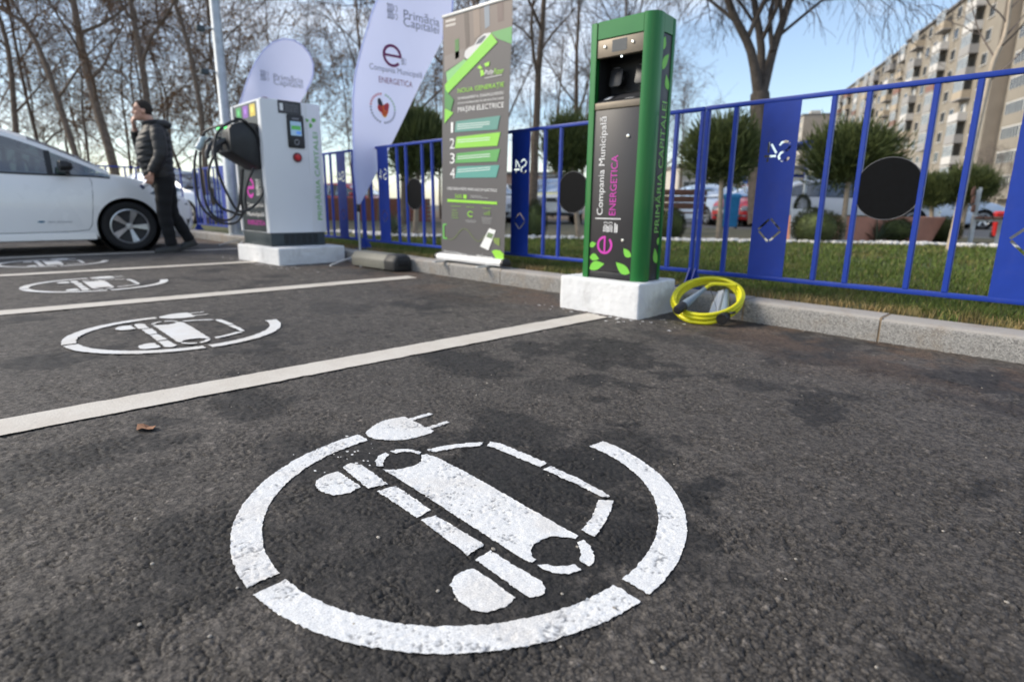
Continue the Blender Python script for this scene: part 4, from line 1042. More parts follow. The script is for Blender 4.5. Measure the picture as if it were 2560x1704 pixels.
bpr('print_bar', [[(560, 1236), (580, 1234), (580, 1242), (567, 1243), (567, 1312), (582, 1314), (582, 1322), (560, 1320)]], (108, 190, 90), .0042)
bpr('phone_print', [[(818, 1246), (854, 1256), (812, 1372), (766, 1352)]], (232, 232, 230), .0046); bpr('phone_screen_print', [[(812, 1270), (842, 1278), (832, 1306), (800, 1296)]], (110, 130, 96), .0052)
bpr('print_icon', [[(836, 1300), (874, 1298), (874, 1345), (846, 1330)]], (120, 140, 70), .0040)
bpr('leaf_print', [[(830, 1376), (850, 1366), (878, 1370), (896, 1388), (896, 1436), (870, 1432), (850, 1412)]], GPR, .0046)
btx('axionet', 746, 1422, 834, 1424, 30, WPR); btx('www.polyfazer.ro', 562, 1396, 690, 1402, 13, WPR)

# ------------------------------------------------------------------ lamp post
lp = onz(588, 588, .10); lp = Vector((-11.1, 3.36, 0))
tb = ray(588, 560); k_ = 3.40/tb.y; lp = Vector((tb.x*k_, 3.40, 0))
lamp = empty('lamp_post', (lp.x, lp.y, .11), 0, 'galvanised steel lamp post with small camera boxes behind the white charging cabinet', 'lamp post')
MB().lathe([(.105, 0), (.10, 1.3), (.075, 1.35), (.068, 4.5), (.05, 9.0)], 16).build('mast', M_STEEL, lamp, smooth=40)
MB().box(-.14, .14, -.14, .14, -.01, .02).build('base_plate', M_STEEL, lamp, bevel=.004)
for z, s in ((3.05, 1), (2.45, -1)):
    MB().tube([(0, 0, z), (.02*s, -.10, z+.03), (.02*s, -.20, z+.0)], .014, 8).build('bracket', M_STEEL, lamp)
    MB().box(-.04, .04, -.30, -.18, z-.04, z+.04).build('camera_box', M_SKIRT, lamp, bevel=.01)
MB().tube([(0, 0, 8.9), (.4, -.4, 9.3), (1.2, -1.2, 9.4)], .035, 8).build('arm', M_STEEL, lamp)
MB().sphere((1.4, -1.4, 9.38), (.35, .2, .07), 14, 8).build('lamp_head', M_STEEL, lamp, smooth=50)
# ------------------------------------------------------------------ cars
M_TYRE = mat('tyre_rubber', (.016, .016, .017), .8, var=.2, vscale=20)
M_RIM = mat('alloy_rim', (.50, .51, .53), .3, metal=.85)
M_RIMD = mat('dark_rim', (.03, .03, .033), .5)
M_TRIM = mat('black_trim', (.012, .012, .013), .4)
M_LINER = mat('wheel_liner', (.008, .008, .008), .9)
M_LAMPG = mat('headlamp_lens', (.18, .19, .21), .12, var=.5, vscale=14, coat=.8)
M_PLATE = mat('number_plate', (.7, .7, .68), .4)
M_SEAT = mat('seat_fabric', (.02, .02, .022), .9)
def make_glass(name, tintc, tr):
    m = bpy.data.materials.new(name); m.use_nodes = True; n, l = nodes_of(m)
    out = n['Material Output']; n.remove(n['Principled BSDF'])
    t = NN(n, 'ShaderNodeBsdfTransparent'); t.inputs[0].default_value = tintc+(1,)
    g = NN(n, 'ShaderNodeBsdfGlossy', Roughness=.03); g.inputs[0].default_value = (.9, .95, 1, 1)
    lw = NN(n, 'ShaderNodeLayerWeight', Blend=.35); mr = NN(n, 'ShaderNodeMapRange'); mr.inputs['To Min'].default_value = tr; mr.inputs['To Max'].default_value = .85
    mx = n.new('ShaderNodeMixShader'); l.new(lw.outputs['Fresnel'], mr.inputs['Value']); l.new(mr.outputs['Result'], mx.inputs['Fac'])
    nz = NN(n, 'ShaderNodeTexNoise', Scale=3.0)
    l.new(t.outputs[0], mx.inputs[1]); l.new(g.outputs[0], mx.inputs[2]); l.new(mx.outputs[0], out.inputs['Surface'])
    return m
M_GLASS = make_glass('tinted_car_glass', (.15, .19, .205), .12)
def crom(P, n):
    P = [Vector(p) for p in P]; return smooth_path(P, n)
def car_paint(name, c): return mat('car_paint_'+name, c, .28, var=.02, vscale=2, coat=.6, spec=.5)
def interp(y, T, k):
    ys = [t[0] for t in T]
    return float(np.interp(y, ys, [t[k] for t in T]))
HATCH = dict(body=[(-2.27, .66, .34, .90, .92), (-2.18, .80, .27, .98, 1.0), (-1.95, .865, .21, 1.0, 1.01), (-1.4, .895, .17, .985, .99), (-.7, .898, .15, .968, .975), (0, .898, .15, .955, .965), (.6, .897, .15, .945, .965), (1.0, .895, .16, .945, 1.0), (1.3, .888, .17, .925, .985), (1.6, .868, .185, .86, .92), (1.85, .825, .20, .775, .835), (2.02, .75, .215, .70, .755), (2.13, .65, .235, .64, .68), (2.20, .50, .28, .56, .60)],
             house=[(-2.18, .99, .80, 1.02), (-2.0, 1.16, .76, 1.20), (-1.85, 1.30, .70, 1.36), (-1.5, 1.385, .70, 1.45), (-1.0, 1.445, .70, 1.51), (-.4, 1.47, .705, 1.54), (.1, 1.43, .71, 1.51), (.45, 1.325, .735, 1.42), (.75, 1.20, .765, 1.30), (1.0, 1.085, .80, 1.18), (1.2, .985, .83, 1.04)],
             wheels=(-1.35, 1.35), wr=.315, arch=.362)
SUV = dict(body=[(-2.12, .72, .45, 1.02, 1.04), (-2.05, .84, .38, 1.08, 1.1), (-1.8, .89, .32, 1.1, 1.1), (-1.2, .905, .28, 1.06, 1.07), (-.5, .91, .26, 1.04, 1.05), (.3, .91, .26, 1.03, 1.05), (.8, .91, .28, 1.03, 1.09), (1.2, .905, .3, 1.04, 1.10), (1.6, .89, .32, 1.02, 1.08), (1.9, .86, .34, .96, 1.02), (2.05, .80, .36, .88, .94), (2.15, .68, .40, .80, .84)],
           house=[(-2.05, 1.10, .82, 1.14), (-1.9, 1.40, .72, 1.5), (-1.3, 1.58, .70, 1.64), (-.5, 1.62, .70, 1.68), (.1, 1.58, .71, 1.65), (.4, 1.42, .74, 1.52), (.7, 1.22, .79, 1.33), (.95, 1.07, .83, 1.12)],
           wheels=(-1.32, 1.35), wr=.345, arch=.40)
def section(w, zb, zs, zt):
    zm = zb+(zs-zb)*.48
    half = [(0, zb+.01), (w*.78, zb), (w*.955, zb+.035), (w*.985, zb+.14), (w, zm), (w*.985, zb+(zs-zb)*.80), (w*.94, zs), (w*.86, zs+(zt-zs)*.42), (w*.5, zs+(zt-zs)*.86), (0, zt)]
    return [(a, 0, b) for a, b in half]
def make_car(name, spec, paint, hero=False, wheel_style=5):
    r = empty(name)
    Bd = spec['body']
    ys = np.concatenate([np.linspace(Bd[0][0], Bd[-1][0], 46)])
    ST = smooth_path([Vector((t[0], t[1], t[2])) for t in Bd], 4); ST2 = smooth_path([Vector((t[0], t[3], t[4])) for t in Bd], 4)
    rings = []
    for a, b_ in zip(ST, ST2):
        hf = smooth_path([Vector(p) for p in section(a.y, a.z, b_.y, b_.z)], 3)
        ring = [(p.x, a.x, p.z) for p in hf]+[(-p.x, a.x, p.z) for p in hf[-2:0:-1]]
        rings.append(ring)
    bd = MB(); bd.loft(rings); o = bd.build('body', paint, r, smooth=35)
    cut = MB()
    for wy in spec['wheels']:
        for s in (-1, 1):
            cut.lathe([(.001, .55), (spec['arch'], .55), (spec['arch'], 1.1), (.001, 1.1)], 40, Matrix.Translation((0, wy, spec['wr']))@Matrix.Rotation(R(90*s), 4, 'Y'))
    co = cut.build('cut', None); md = o.modifiers.new('b', 'BOOLEAN'); md.operation = 'DIFFERENCE'; md.object = co; md.solver = 'EXACT'
    apply_mods(o); me = co.data; bpy.data.objects.remove(co)
    o.data.shade_smooth(); o.data.set_sharp_from_angle(angle=R(35))
    prof = [(ST[i].x, [(p[0], p[2]) for p in rings[i][:len(rings[i])//2+1]]) for i in range(len(rings))]
    def surf(y, z):
        yy = np.array([p[0] for p in prof]); i = int(np.clip(np.searchsorted(yy, y)-1, 0, len(yy)-2)); t = (y-yy[i])/(yy[i+1]-yy[i])
        def xa(pr):
            zz = [q[1] for q in pr[3:]]; xx = [q[0] for q in pr[3:]]
            return np.interp(z, zz, xx)
        return float(xa(prof[i][1])*(1-t)+xa(prof[i+1][1])*t)
    # greenhouse
    Hs = smooth_path([Vector((t[0], t[1], t[2])) for t in spec['house']], 4); Hc = smooth_path([Vector((t[0], t[3], 0)) for t in spec['house']], 4)
    def belt(y): return interp(y, Bd, 3)-.005
    G = []
    for a, c in zip(Hs, Hc):
        y, zr, wr_, zc = a.x, a.y, a.z, c.y; zb = min(belt(y), zr-.012); wb = interp(y, Bd, 1)*.955
        t = .05/max(.05, zr-zb) if zr-zb > .1 else .5
        Cp = (wr_+(wb-wr_)*t+.006, zr-(zr-zb)*t)
        G.append((y, (wb, zb-.02), (wb-.004, zb), Cp, (wr_, zr), (wr_*.82, zr+(zc-zr)*.5), (wr_*.45, zr+(zc-zr)*.87), (0, zc)))
    n = len(G)
    def band(i0, i1, cols, nm, m_, both=True, off=0.0):
        for s in ((1, -1) if both else (1,)):
            b = MB()
            for i in range(i0, i1):
                for cidx in cols: b.v.append((s*(G[i][cidx][0]+off), G[i][0], G[i][cidx][1]))
            k = len(cols)
            for i in range(i1-i0-1):
                for j in range(k-1): a = i*k+j; b.f.append((a, a+1, a+k+1, a+k) if s > 0 else (a, a+k, a+k+1, a+1))
            b.build(nm, m_, r, smooth=40, recalc=False)
    yi = lambda y: int(np.argmin([abs(g[0]-y) for g in G]))
    band(0, n, (2, 3), 'side_window', M_GLASS)
    band(0, n, (1, 2), 'window_trim', M_TRIM, off=.003); band(0, n, (3, 4), 'roof_rail', paint)
    ytop = spec['house'][-4][0]; yb = spec['house'][2][0]
    def full(i0, i1, nm, m_):
        b = MB(); cols = (4, 5, 6, 7)
        for i in range(i0, i1):
            row = [(G[i][c][0], G[i][0], G[i][c][1]) for c in cols]; b.v += row+[(-x, y, z) for x, y, z in row[-2::-1]]
        k = 7
        for i in range(i1-i0-1):
            for j in range(k-1): a = i*k+j; b.f.append((a, a+1, a+k+1, a+k))
        b.build(nm, m_, r, smooth=40, recalc=False)
    full(yi(yb), yi(ytop)+1, 'roof', paint); full(yi(ytop), n, 'windscreen', M_GLASS); full(0, yi(yb)+1, 'rear_window', M_GLASS)
    for y in ((.58, -.30, -1.25) if hero else (-.30,)):
        i = yi(y); g = G[i]
        for s in (-1, 1):
            b = MB(); w = .045 if y < .5 else .03
            b.add([(s*(g[2][0]+.002), g[0]-w, g[2][1]), (s*(g[2][0]+.002), g[0]+w, g[2][1]), (s*(g[3][0]+.002), g[0]+w, g[3][1]+.002), (s*(g[3][0]+.002), g[0]-w, g[3][1]+.002)], [(0, 1, 2, 3)]); b.build('pillar', M_TRIM, r)
    MB().box(-.72, .72, spec['body'][3][0], spec['house'][-2][0], .45, .80).build('cabin_floor', M_SEAT, r)
    for x in (-.36, .36):
        for y in (-.05, -.95):
            b = MB(); b.box(x-.24, x+.24, y-.12, y+.02, .7, 1.12); b.box(x-.11, x+.11, y-.13, y-.04, 1.12, 1.32); b.build('seat', M_SEAT, r, bevel=.04)
    # wheels
    rimr = spec['wr']*.70
    for wy in spec['wheels']:
        for s in (-1, 1):
            w = empty('wheel'); w.parent = r; x0 = interp(wy, Bd, 1)*.985-.115
            w.location = (s*x0, wy, spec['wr']); w.rotation_euler = (R(random.uniform(0, 70)) if not hero else R(16), 0, 0)
            Q = Matrix.Rotation(R(90), 4, 'Y') if s > 0 else Matrix.Rotation(R(-90), 4, 'Y')
            R0 = spec['wr']
            MB().lathe([(rimr, -.10), (R0-.03, -.105), (R0-.006, -.085), (R0, -.05), (R0, .05), (R0-.006, .085), (R0-.03, .105), (rimr+.006, .10), (rimr, .095), (rimr, -.10)], 40, Q).build('tyre', M_TYRE, w, smooth=40)
            MB().lathe([(rimr, .098), (rimr-.004, .103), (rimr-.016, .10), (rimr-.022, .06), (.02, .045), (.001, .045)], 36, Q).build('rim', M_RIMD, w, smooth=40)
            MB().lathe([(rimr-.0, .1035), (rimr-.014, .106), (rimr-.02, .098)], 36, Q).build('rim_edge', M_RIM, w, smooth=40)
            for k in range(5):
                for da in ((-.10, .10) if hero else (0,)):
                    a = 2*math.pi*k/5+da; wdt = .016 if hero else .03
                    b = MB(); b.add([(.035, -wdt*.8, .075), (.035, wdt*.8, .075), (rimr-.012, wdt*1.25, .100), (rimr-.012, -wdt*1.25, .100), (.035, -wdt*.8, .05), (.035, wdt*.8, .05), (rimr-.012, wdt*1.25, .06), (rimr-.012, -wdt*1.25, .06)],
                                    [(0, 1, 2, 3), (7, 6, 5, 4), (0, 4, 5, 1), (1, 5, 6, 2), (2, 6, 7, 3), (3, 7, 4, 0)], Q@Matrix.Rotation(a, 4, 'Z')); b.build('spoke', M_RIM, w, bevel=.003, seg=1)
            MB().lathe([(.045, .07), (.04, .088), (.001, .09)], 20, Q).build('hub_cap', M_RIM, w, smooth=40)
            MB().lathe([(.001, .56-x0), (spec['arch']-.004, .56-x0), (spec['arch']-.004, .095)], 30, Q).build('wheel_liner', M_LINER, w)
    # nose: headlamps, grille, plate
    yn = Bd[-1][0]
    def nose_y(x, z, y0=None):
        lo, hi = .8, yn+.02
        for _ in range(30):
            mdd = (lo+hi)/2
            if mdd <= yn and surf(mdd, z) > abs(x): lo = mdd
            else: hi = mdd
        return lo
    def nose_patch(nm, pts, m_, off=.006):
        for sgn in ((1, -1) if pts[0][0] > .05 and min(p[0] for p in pts) > 0 else (1,)):
            b = MB(); c = (sum(p[0] for p in pts)/len(pts), sum(p[1] for p in pts)/len(pts))
            n2 = 6; k = len(pts)
            b.v.append((sgn*c[0], nose_y(*c)+off*2, c[1]))
            for t in range(1, n2+1):
                for p in pts:
                    x, z = c[0]+(p[0]-c[0])*t/n2, c[1]+(p[1]-c[1])*t/n2
                    b.v.append((sgn*x, nose_y(x, z)+off*(2 if t < n2 else .4), z))
            for j in range(k): b.f.append((0, 1+j, 1+(j+1) % k))
            for t in range(n2-1):
                for j in range(k): a = 1+t*k+j; a2 = 1+t*k+(j+1) % k; b.f.append((a, a+k, a2+k, a2))
            b.build(nm, m_, r, smooth=50)
    zs_ = interp(yn-.25, Bd, 3)
    if not hero:
        def rect(x0, x1, z0, z1, n=6): return [(x0+(x1-x0)*i/n, z0) for i in range(n)]+[(x1, z0+(z1-z0)*i/2) for i in range(2)]+[(x1-(x1-x0)*i/n, z1) for i in range(n)]+[(x0, z1-(z1-z0)*i/2) for i in range(2)]
        nose_patch('headlamp', rect(.42, .74, zs_-.20, zs_-.04), M_LAMPG)
        nose_patch('grille', rect(-.38, .38, zs_-.20, zs_-.06), M_TRIM)
        nose_patch('lower_grille', rect(-.5, .5, .30, .42), M_TRIM)
        nose_patch('number_plate', rect(-.26, .26, .46, .57), M_PLATE, .012)
        nose_patch('fog_lamp', rect(.52, .64, .34, .40), M_LAMPG)
        nose_patch('badge', ell(0, zs_-.13, .045, .045, 10), M_RIM, .015)
    # mirrors
    my, mz = spec['house'][-3][0]-.02, belt(.7)+.06
    for s in (-1, 1):
        b = MB(); b.loft([[(s*(1.0+x*k), my+y, mz+.025+z*k) for x, z in ((-.10, -.06), (.09, -.05), (.115, .0), (.09, .065), (-.08, .07), (-.11, .03))] for y, k in ((-.055, .93), (-.04, 1.0), (.02, .98), (.065, .72), (.085, .35))]); b.tube([(s*.86, my+.05, mz-.06), (s*.95, my+.02, mz-.01)], .03, 8)
        b.build('mirror', M_TRIM if hero else paint, r, bevel=.012)
    r['surf'] = 1; del r['surf']
    return r, surf
WHITEP = car_paint('pearl_white', (.86, .86, .85))
leaf_car, surf = make_car('white_hatchback', HATCH, WHITEP, hero=True)
CARX, CARY = -9.0-.898, .367
leaf_car.location = (CARX, CARY, 0); tag(leaf_car, 'white electric hatchback parked nose to the kerb behind the standing man', 'car')
# door and bonnet seams, sill, lamp, lettering on the visible side
M_SEAM = mat('seam_shadow_gap', (.05, .05, .055), .8)
def seam(pts, rad=.0035, nm='door_seam', m_=M_SEAM, off=.0): MB().tube([(surf(y, z)+off, y, z) for y, z in pts], rad, 6).build(nm, m_, leaf_car)
seam([(.98, .93), (1.0, .86), (.99, .7), (.965, .5), (.94, .34), (.90, .28), (.7, .262), (.2, .255), (-.3, .255)])
seam([(-.36, .94), (-.36, .7), (-.34, .45), (-.32, .27)])
seam([(.96, .945), (1.15, .945), (1.4, .915), (1.65, .85), (1.82, .79)], nm='bonnet_seam')
sl = MB(); sl.loft([[(surf(y, .17)+.012, y, .155), (surf(y, .24)+.012, y, .165), (surf(y, .24)+.010, y, .235), (surf(y, .24)-.02, y, .245), (surf(y, .17)-.05, y, .15)] for y in np.linspace(-.95, .97, 9)]); sl.build('sill', WHITEP, leaf_car, smooth=40)
hl = [(1.62, .735), (1.70, .79), (1.80, .765), (1.95, .705), (2.10, .62), (2.125, .585), (2.06, .60), (1.90, .655), (1.75, .70)]
b = MB(); b.v = [(surf(y, z)+.004, y, z) for y, z in hl]; b.f = [tuple(range(len(hl)))]; b.build('headlamp', mat('headlamp_dark', (.03, .035, .045), .12, var=.6, vscale=16, coat=1), leaf_car)
for y, z, rr in ((1.78, .735, .025), (1.88, .70, .022), (1.98, .66, .018)):
    MB().sphere((surf(y, z)+.002, y, z), (.008, rr*1.3, rr*.8), 12, 8).build('headlamp_lens', M_RIM, leaf_car, smooth=60)
b = MB(); q = [(2.06, .40), (2.13, .42), (2.165, .38), (2.15, .30), (2.08, .31)]; b.v = [(surf(y, z)+.004, y, z) for y, z in q]; b.f = [tuple(range(len(q)))]; b.build('bumper_vent', M_TRIM, leaf_car)
fz = Frame((surf(.6, .38)+.004, 0, 0), (0, 1, 0), (0, 0, 1))
text(fz, 'zero emission', .50, .372, mat('grey_badge', (.22, .23, .25), .4), leaf_car, width=.24, height=.022, d=.0)
draw(fz, 'badge', [[(.40, .382), (.43, .396), (.46, .396), (.48, .384), (.46, .372), (.43, .372)]], mat('blue_badge', srgb(40, 100, 130), .3), leaf_car, .0)
seam([(.1, .60), (.5, .592), (.9, .57)], .002, 'door_crease', WHITEP, .001)
b = MB(); b.tube([(surf(-.2, .82)+.012, -.26, .82), (surf(-.2, .82)+.03, -.2, .822), (surf(-.2, .82)+.03, -.1, .824), (surf(-.2, .82)+.012, -.04, .824)], .012, 8); b.build('door_handle', WHITEP, leaf_car, smooth=50)
MB().tube([(-.36+.18*math.cos(R(a)), .46+.05*math.cos(R(a)), .98+.18*math.sin(R(a))) for a in range(0, 360, 20)], .014, 6, closed=True).build('steering_wheel', M_SEAT, leaf_car, smooth=50)

# ------------------------------------------------------------------ standing man
M_SKIN = mat('skin', srgb(190, 146, 126), .55, var=.10, vscale=30)
M_HAIR = mat('dark_hair', (.022, .016, .012), .85, var=.3, vscale=80, bump=.002, bscale=200)
M_JACK = mat('charcoal_puffer_nylon', (.0125, .0125, .0135), .55, var=.15, vscale=10, bump=.004, bscale=45)
M_TROU = mat('black_cotton', (.006, .0065, .008), .9, var=.2)
M_SHOE = mat('black_leather', (.014, .014, .015), .4)
man = empty('person', (-8.62, 2.06, 0), R(-100), 'man in charcoal puffer jacket and black trousers, hand raised to his mouth, by the hatchback', 'person')
def ering3(c, rx, ry, n=20, tilt=0.0, lump=None):
    out = []
    for j in range(n):
        a = 2*math.pi*j/n; x, y = rx*math.cos(a), ry*math.sin(a)
        out.append((c[0]+x*math.cos(tilt), c[1]+y, c[2]+x*math.sin(tilt)))
    return out
def limb(pts, rads, n=14, sub=6):
    P = smooth_path([Vector(p) for p in pts], sub); rr = np.interp(np.linspace(0, len(pts)-1, len(P)), range(len(pts)), rads)
    return P, list(rr)
# --- body: overlapping closed forms fused into one skin by a voxel remesh
bd = MB()
HX, HZ = .135, 1.715          # head centre
bd.sphere((HX-.012, 0, HZ+.025), (.098, .076, .095), 20, 14)      # cranium
bd.sphere((HX+.030, 0, HZ-.045), (.062, .058, .078), 18, 12)      # face and jaw
bd.sphere((HX+.052, 0, HZ-.095), (.032, .034, .024), 14, 10)      # chin
bd.sphere((HX+.072, 0, HZ+.028), (.022, .050, .018), 14, 8)       # brow
bd.tube([(HX+.082, 0, HZ+.02), (HX+.098, 0, HZ-.012), (HX+.110, 0, HZ-.034), (HX+.085, 0, HZ-.042)], [.010, .011, .014, .012], 10)   # nose
bd.sphere((HX+.082, 0, HZ-.064), (.016, .024, .008), 12, 8); bd.sphere((HX+.080, 0, HZ-.076), (.015, .021, .008), 12, 8)   # lips
for s in (-1, 1):
    bd.sphere((HX-.008, s*.077, HZ-.012), (.022, .011, .034), 12, 8); bd.sphere((HX+.060, s*.040, HZ-.03), (.024, .020, .022), 10, 8)
P, rr = limb([(HX-.02, 0, HZ-.05), (.07, 0, 1.60), (.03, 0, 1.52), (.02, 0, 1.40)], [.058, .056, .062, .12]); bd.tube(P, rr, 16)
P, rr = limb([(.02, 0, 1.46), (.03, 0, 1.25), (.02, 0, 1.0), (.0, 0, .88)], [.13, .15, .15, .13]); bd.tube(P, rr, 18)
LS, LE, LW = (.02, .20, 1.46), (.015, .265, 1.19), (.125, .245, .965)
RS, RE, RW = (.02, -.20, 1.46), (.16, -.23, 1.24), (.235, -.10, 1.50)
for a, b_, c in ((LS, LE, LW), (RS, RE, RW)):
    P, rr = limb([a, b_, c], [.055, .042, .028]); bd.tube(P, rr, 12)
LHIP, LKN, LAN = (.0, .095, .92), (.035, .10, .50), (-.005, .10, .085)
RHIP, RKN, RAN = (-.03, -.09, .92), (-.065, -.09, .50), (-.235, -.09, .135)
for a, b_, c in ((LHIP, LKN, LAN), (RHIP, RKN, RAN)):
    P, rr = limb([a, b_, c], [.085, .058, .04]); bd.tube(P, rr, 12)
def hand(w, d, palmn, curl, thumb_side):
    """palm plus five fingers; d = direction of the hand, palmn = palm normal"""
    w, d, pn = Vector(w), Vector(d).normalized(), Vector(palmn).normalized(); sd_ = d.cross(pn).normalized()
    bd.loft([[tuple(w+d*t+sd_*(math.cos(a)*wd)+pn*(math.sin(a)*th)) for a in [2*math.pi*i/10 for i in range(10)]] for t, wd, th in ((-.03, .024, .022), (.0, .028, .020), (.045, .042, .016), (.09, .042, .014))])
    for i, (o_, L) in enumerate(((-.031, .070), (-.010, .080), (.011, .076), (.031, .060))):
        p = w+d*.082+sd_*o_; q = p+d*L*.40*math.cos(curl*.6)+pn*L*.40*math.sin(curl*.6); s_ = q+d*L*.34*math.cos(curl*1.5)+pn*L*.34*math.sin(curl*1.5); e = s_+d*L*.28*math.cos(curl*2.3)+pn*L*.28*math.sin(curl*2.3)
        bd.tube([p-d*.02, p, q, s_, e], [.0095, .0098, .009, .0085, .007], 8)
    p = w+d*.022+sd_*(-.030*thumb_side)
    bd.tube([p, p+d*.022-sd_*(.022*thumb_side)+pn*.006, p+d*.05-sd_*(.026*thumb_side)+pn*.018, p+d*.068-sd_*(.018*thumb_side)+pn*.03], [.013, .0115, .0105, .008], 8)
hand((.132, .245, .955), (.30, -.05, -1), (.3, -1, .05), .75, 1)
hand((.24, -.085, 1.525), (.15, .62, .85), (-.85, .2, .3), .75, -1)
ob = bd.build('body', M_SKIN, man)
md = ob.modifiers.new('r', 'REMESH'); md.mode = 'VOXEL'; md.voxel_size = .0078; md.use_smooth_shade = True
md = ob.modifiers.new('s', 'SMOOTH'); md.factor = .5; md.iterations = 2
apply_mods(ob)
for s in (-1, 1):
    MB().sphere((HX+.074, s*.031, HZ+.006), (.010, .012, .008), 10, 8).build('eye', mat('eye_dark', (.05, .03, .02), .2), man, smooth=60)
    MB().tube([(HX+.088, s*.015, HZ+.032), (HX+.090, s*.032, HZ+.036), (HX+.078, s*.052, HZ+.030)], .005, 6).build('eyebrow', M_HAIR, man, smooth=60)
# hair: short cap, hairline at the brow, down to the nape
hr = MB(); n = 24
rows = []; TL = R(-27)
for i in range(9):
    row = []
    for j in range(n):
        a = 2*math.pi*j/n; ph = (i/8)*(float(np.interp(math.cos(a), [-1, -.6, -.25, .05, .30, .6, 1], [2.45, 2.38, 2.22, 1.78, 1.62, 1.0, .84]))+.04*math.sin(7*a+1))
        v = Vector((math.sin(ph)*math.cos(a), math.sin(ph)*math.sin(a), math.cos(ph)))
        q = 1.06+.012*math.sin(9*a+4*ph)
        row.append((HX-.012+.099*q*v.x, .078*q*v.y, HZ+.025+.098*q*v.z))
    rows.append(row)
hr.loft(rows, cap=False); ho = hr.build('hair', M_HAIR, man, smooth=60, weld=True)
# --- jacket with quilted rolls
def quilt(zs, cen, rx, ry, name, m_, n=28, rolls=8, amp=.009):
    b = MB(); rings = []; N = 90
    for i in range(N+1):
        t = i/N; z = zs[0]+(zs[-1]-zs[0])*t
        cx_ = np.interp(-z, [-q for q in zs], cen); ax = np.interp(-z, [-q for q in zs], rx); ay = np.interp(-z, [-q for q in zs], ry)
        bul = amp*(abs(math.sin(math.pi*rolls*t))**.6-.5)
        ring = []
        for j in range(n):
            a = 2*math.pi*j/n; wob = .004*math.sin(7*a+9*t*rolls)
            ring.append((cx_+(ax+bul+wob)*math.copysign(abs(math.cos(a))**.85, math.cos(a)), (ay+bul+wob)*math.copysign(abs(math.sin(a))**.85, math.sin(a)), z+.012*math.cos(a)*(t-.2)))
        rings.append(ring)
    b.loft(rings); return b.build(name, m_, man, smooth=60)
jk = quilt([1.575, 1.54, 1.48, 1.38, 1.26, 1.12, 1.0, .925], [.035, .03, .03, .045, .06, .06, .045, .04], [.075, .115, .155, .185, .20, .195, .175, .165], [.10, .165, .215, .225, .225, .222, .215, .205], 'jacket', M_JACK)
def sleeve(pts, rads, nm, rolls=9):
    P, rr = limb(pts, rads, sub=24); rr = [q+.005*(abs(math.sin(math.pi*rolls*i/len(rr)))**.6-.5) for i, q in enumerate(rr)]
    MB().tube(P, rr, 16).build(nm, M_JACK, jk, smooth=60)
sleeve([(.02, .165, 1.50), (.01, .225, 1.40), (.012, .268, 1.19), (.10, .25, 1.02), (.12, .245, .975)], [.075, .085, .076, .062, .052], 'sleeve')
sleeve([(.02, -.165, 1.50), (.06, -.225, 1.38), (.17, -.225, 1.25), (.215, -.16, 1.37), (.235, -.105, 1.485)], [.075, .085, .074, .060, .050], 'sleeve')
# hood lying on the back, collar
hd_ = MB(); hd_.sphere((-.055, 0, 1.565), (.115, .135, .065), 20, 12); hd_.build('hood', M_JACK, jk, smooth=60)
MB().tube([(.055+.085*math.cos(R(a)), .088*math.sin(R(a)), 1.585-.018*math.cos(R(a))) for a in range(0, 360, 15)], .024, 10, closed=True).build('collar', M_JACK, jk, smooth=60)
MB().tube([(.245, .10, 1.12), (.21, .16, 1.05), (.20, .17, 1.02)], .004, 6).build('pocket_zip', M_TRIM, jk)
# --- trousers and shoes
tr_ = MB()
tr_.loft([ering3((.01, 0, z), ax, ay, 24) for z, ax, ay in ((1.0, .15, .19), (.92, .15, .19), (.86, .145, .185), (.80, .12, .17))])
for (a, b_, c), r3 in (((LHIP, LKN, LAN), (.112, .083, .066)), ((RHIP, RKN, RAN), (.112, .08, .064))):
    P, rr = limb([(a[0], a[1], .93), (a[0]*.5+b_[0]*.5, b_[1], .72), b_, (b_[0]*.5+c[0]*.5, c[1], (b_[2]+c[2])/2), c], [r3[0], .10, r3[1], .076, r3[2]], sub=8)
    rr = [q+.004*math.sin(i*1.3) for i, q in enumerate(rr)]; tr_.tube(P, rr, 18)
to = tr_.build('trousers', M_TROU, man)
md = to.modifiers.new('r', 'REMESH'); md.mode = 'VOXEL'; md.voxel_size = .009; md.use_smooth_shade = True
md = to.modifiers.new('s', 'SMOOTH'); md.iterations = 4
apply_mods(to)
def shoe(c, pitch):
    M_ = Matrix.Translation(c)@Matrix.Rotation(pitch, 4, 'Y')
    b = MB(); b.loft([[(x, y*w, z*h+.012) for y, z in ((-1, 0), (-1.0, .5), (-.7, 1), (0, 1.1), (.7, 1), (1, .5), (1, 0))] for x, w, h in ((-.10, .028, .06), (-.085, .038, .085), (-.03, .04, .095), (.04, .042, .075), (.10, .046, .055), (.16, .042, .045), (.19, .026, .03))], M=M_)
    s = b.build('shoe', M_SHOE, man, smooth=50)
    b = MB(); b.loft([[(x, y*w, z) for y, z in ((-1, 0), (-1, .018), (1, .018), (1, 0))] for x, w in ((-.105, .03), (-.085, .042), (.04, .046), (.10, .05), (.17, .044), (.195, .02))], M=M_); b.build('sole', mat('rubber_sole', (.03, .03, .03), .8), s, smooth=30)
shoe((-.005, .10, .0), 0); shoe((-.225, -.09, .045), R(20))
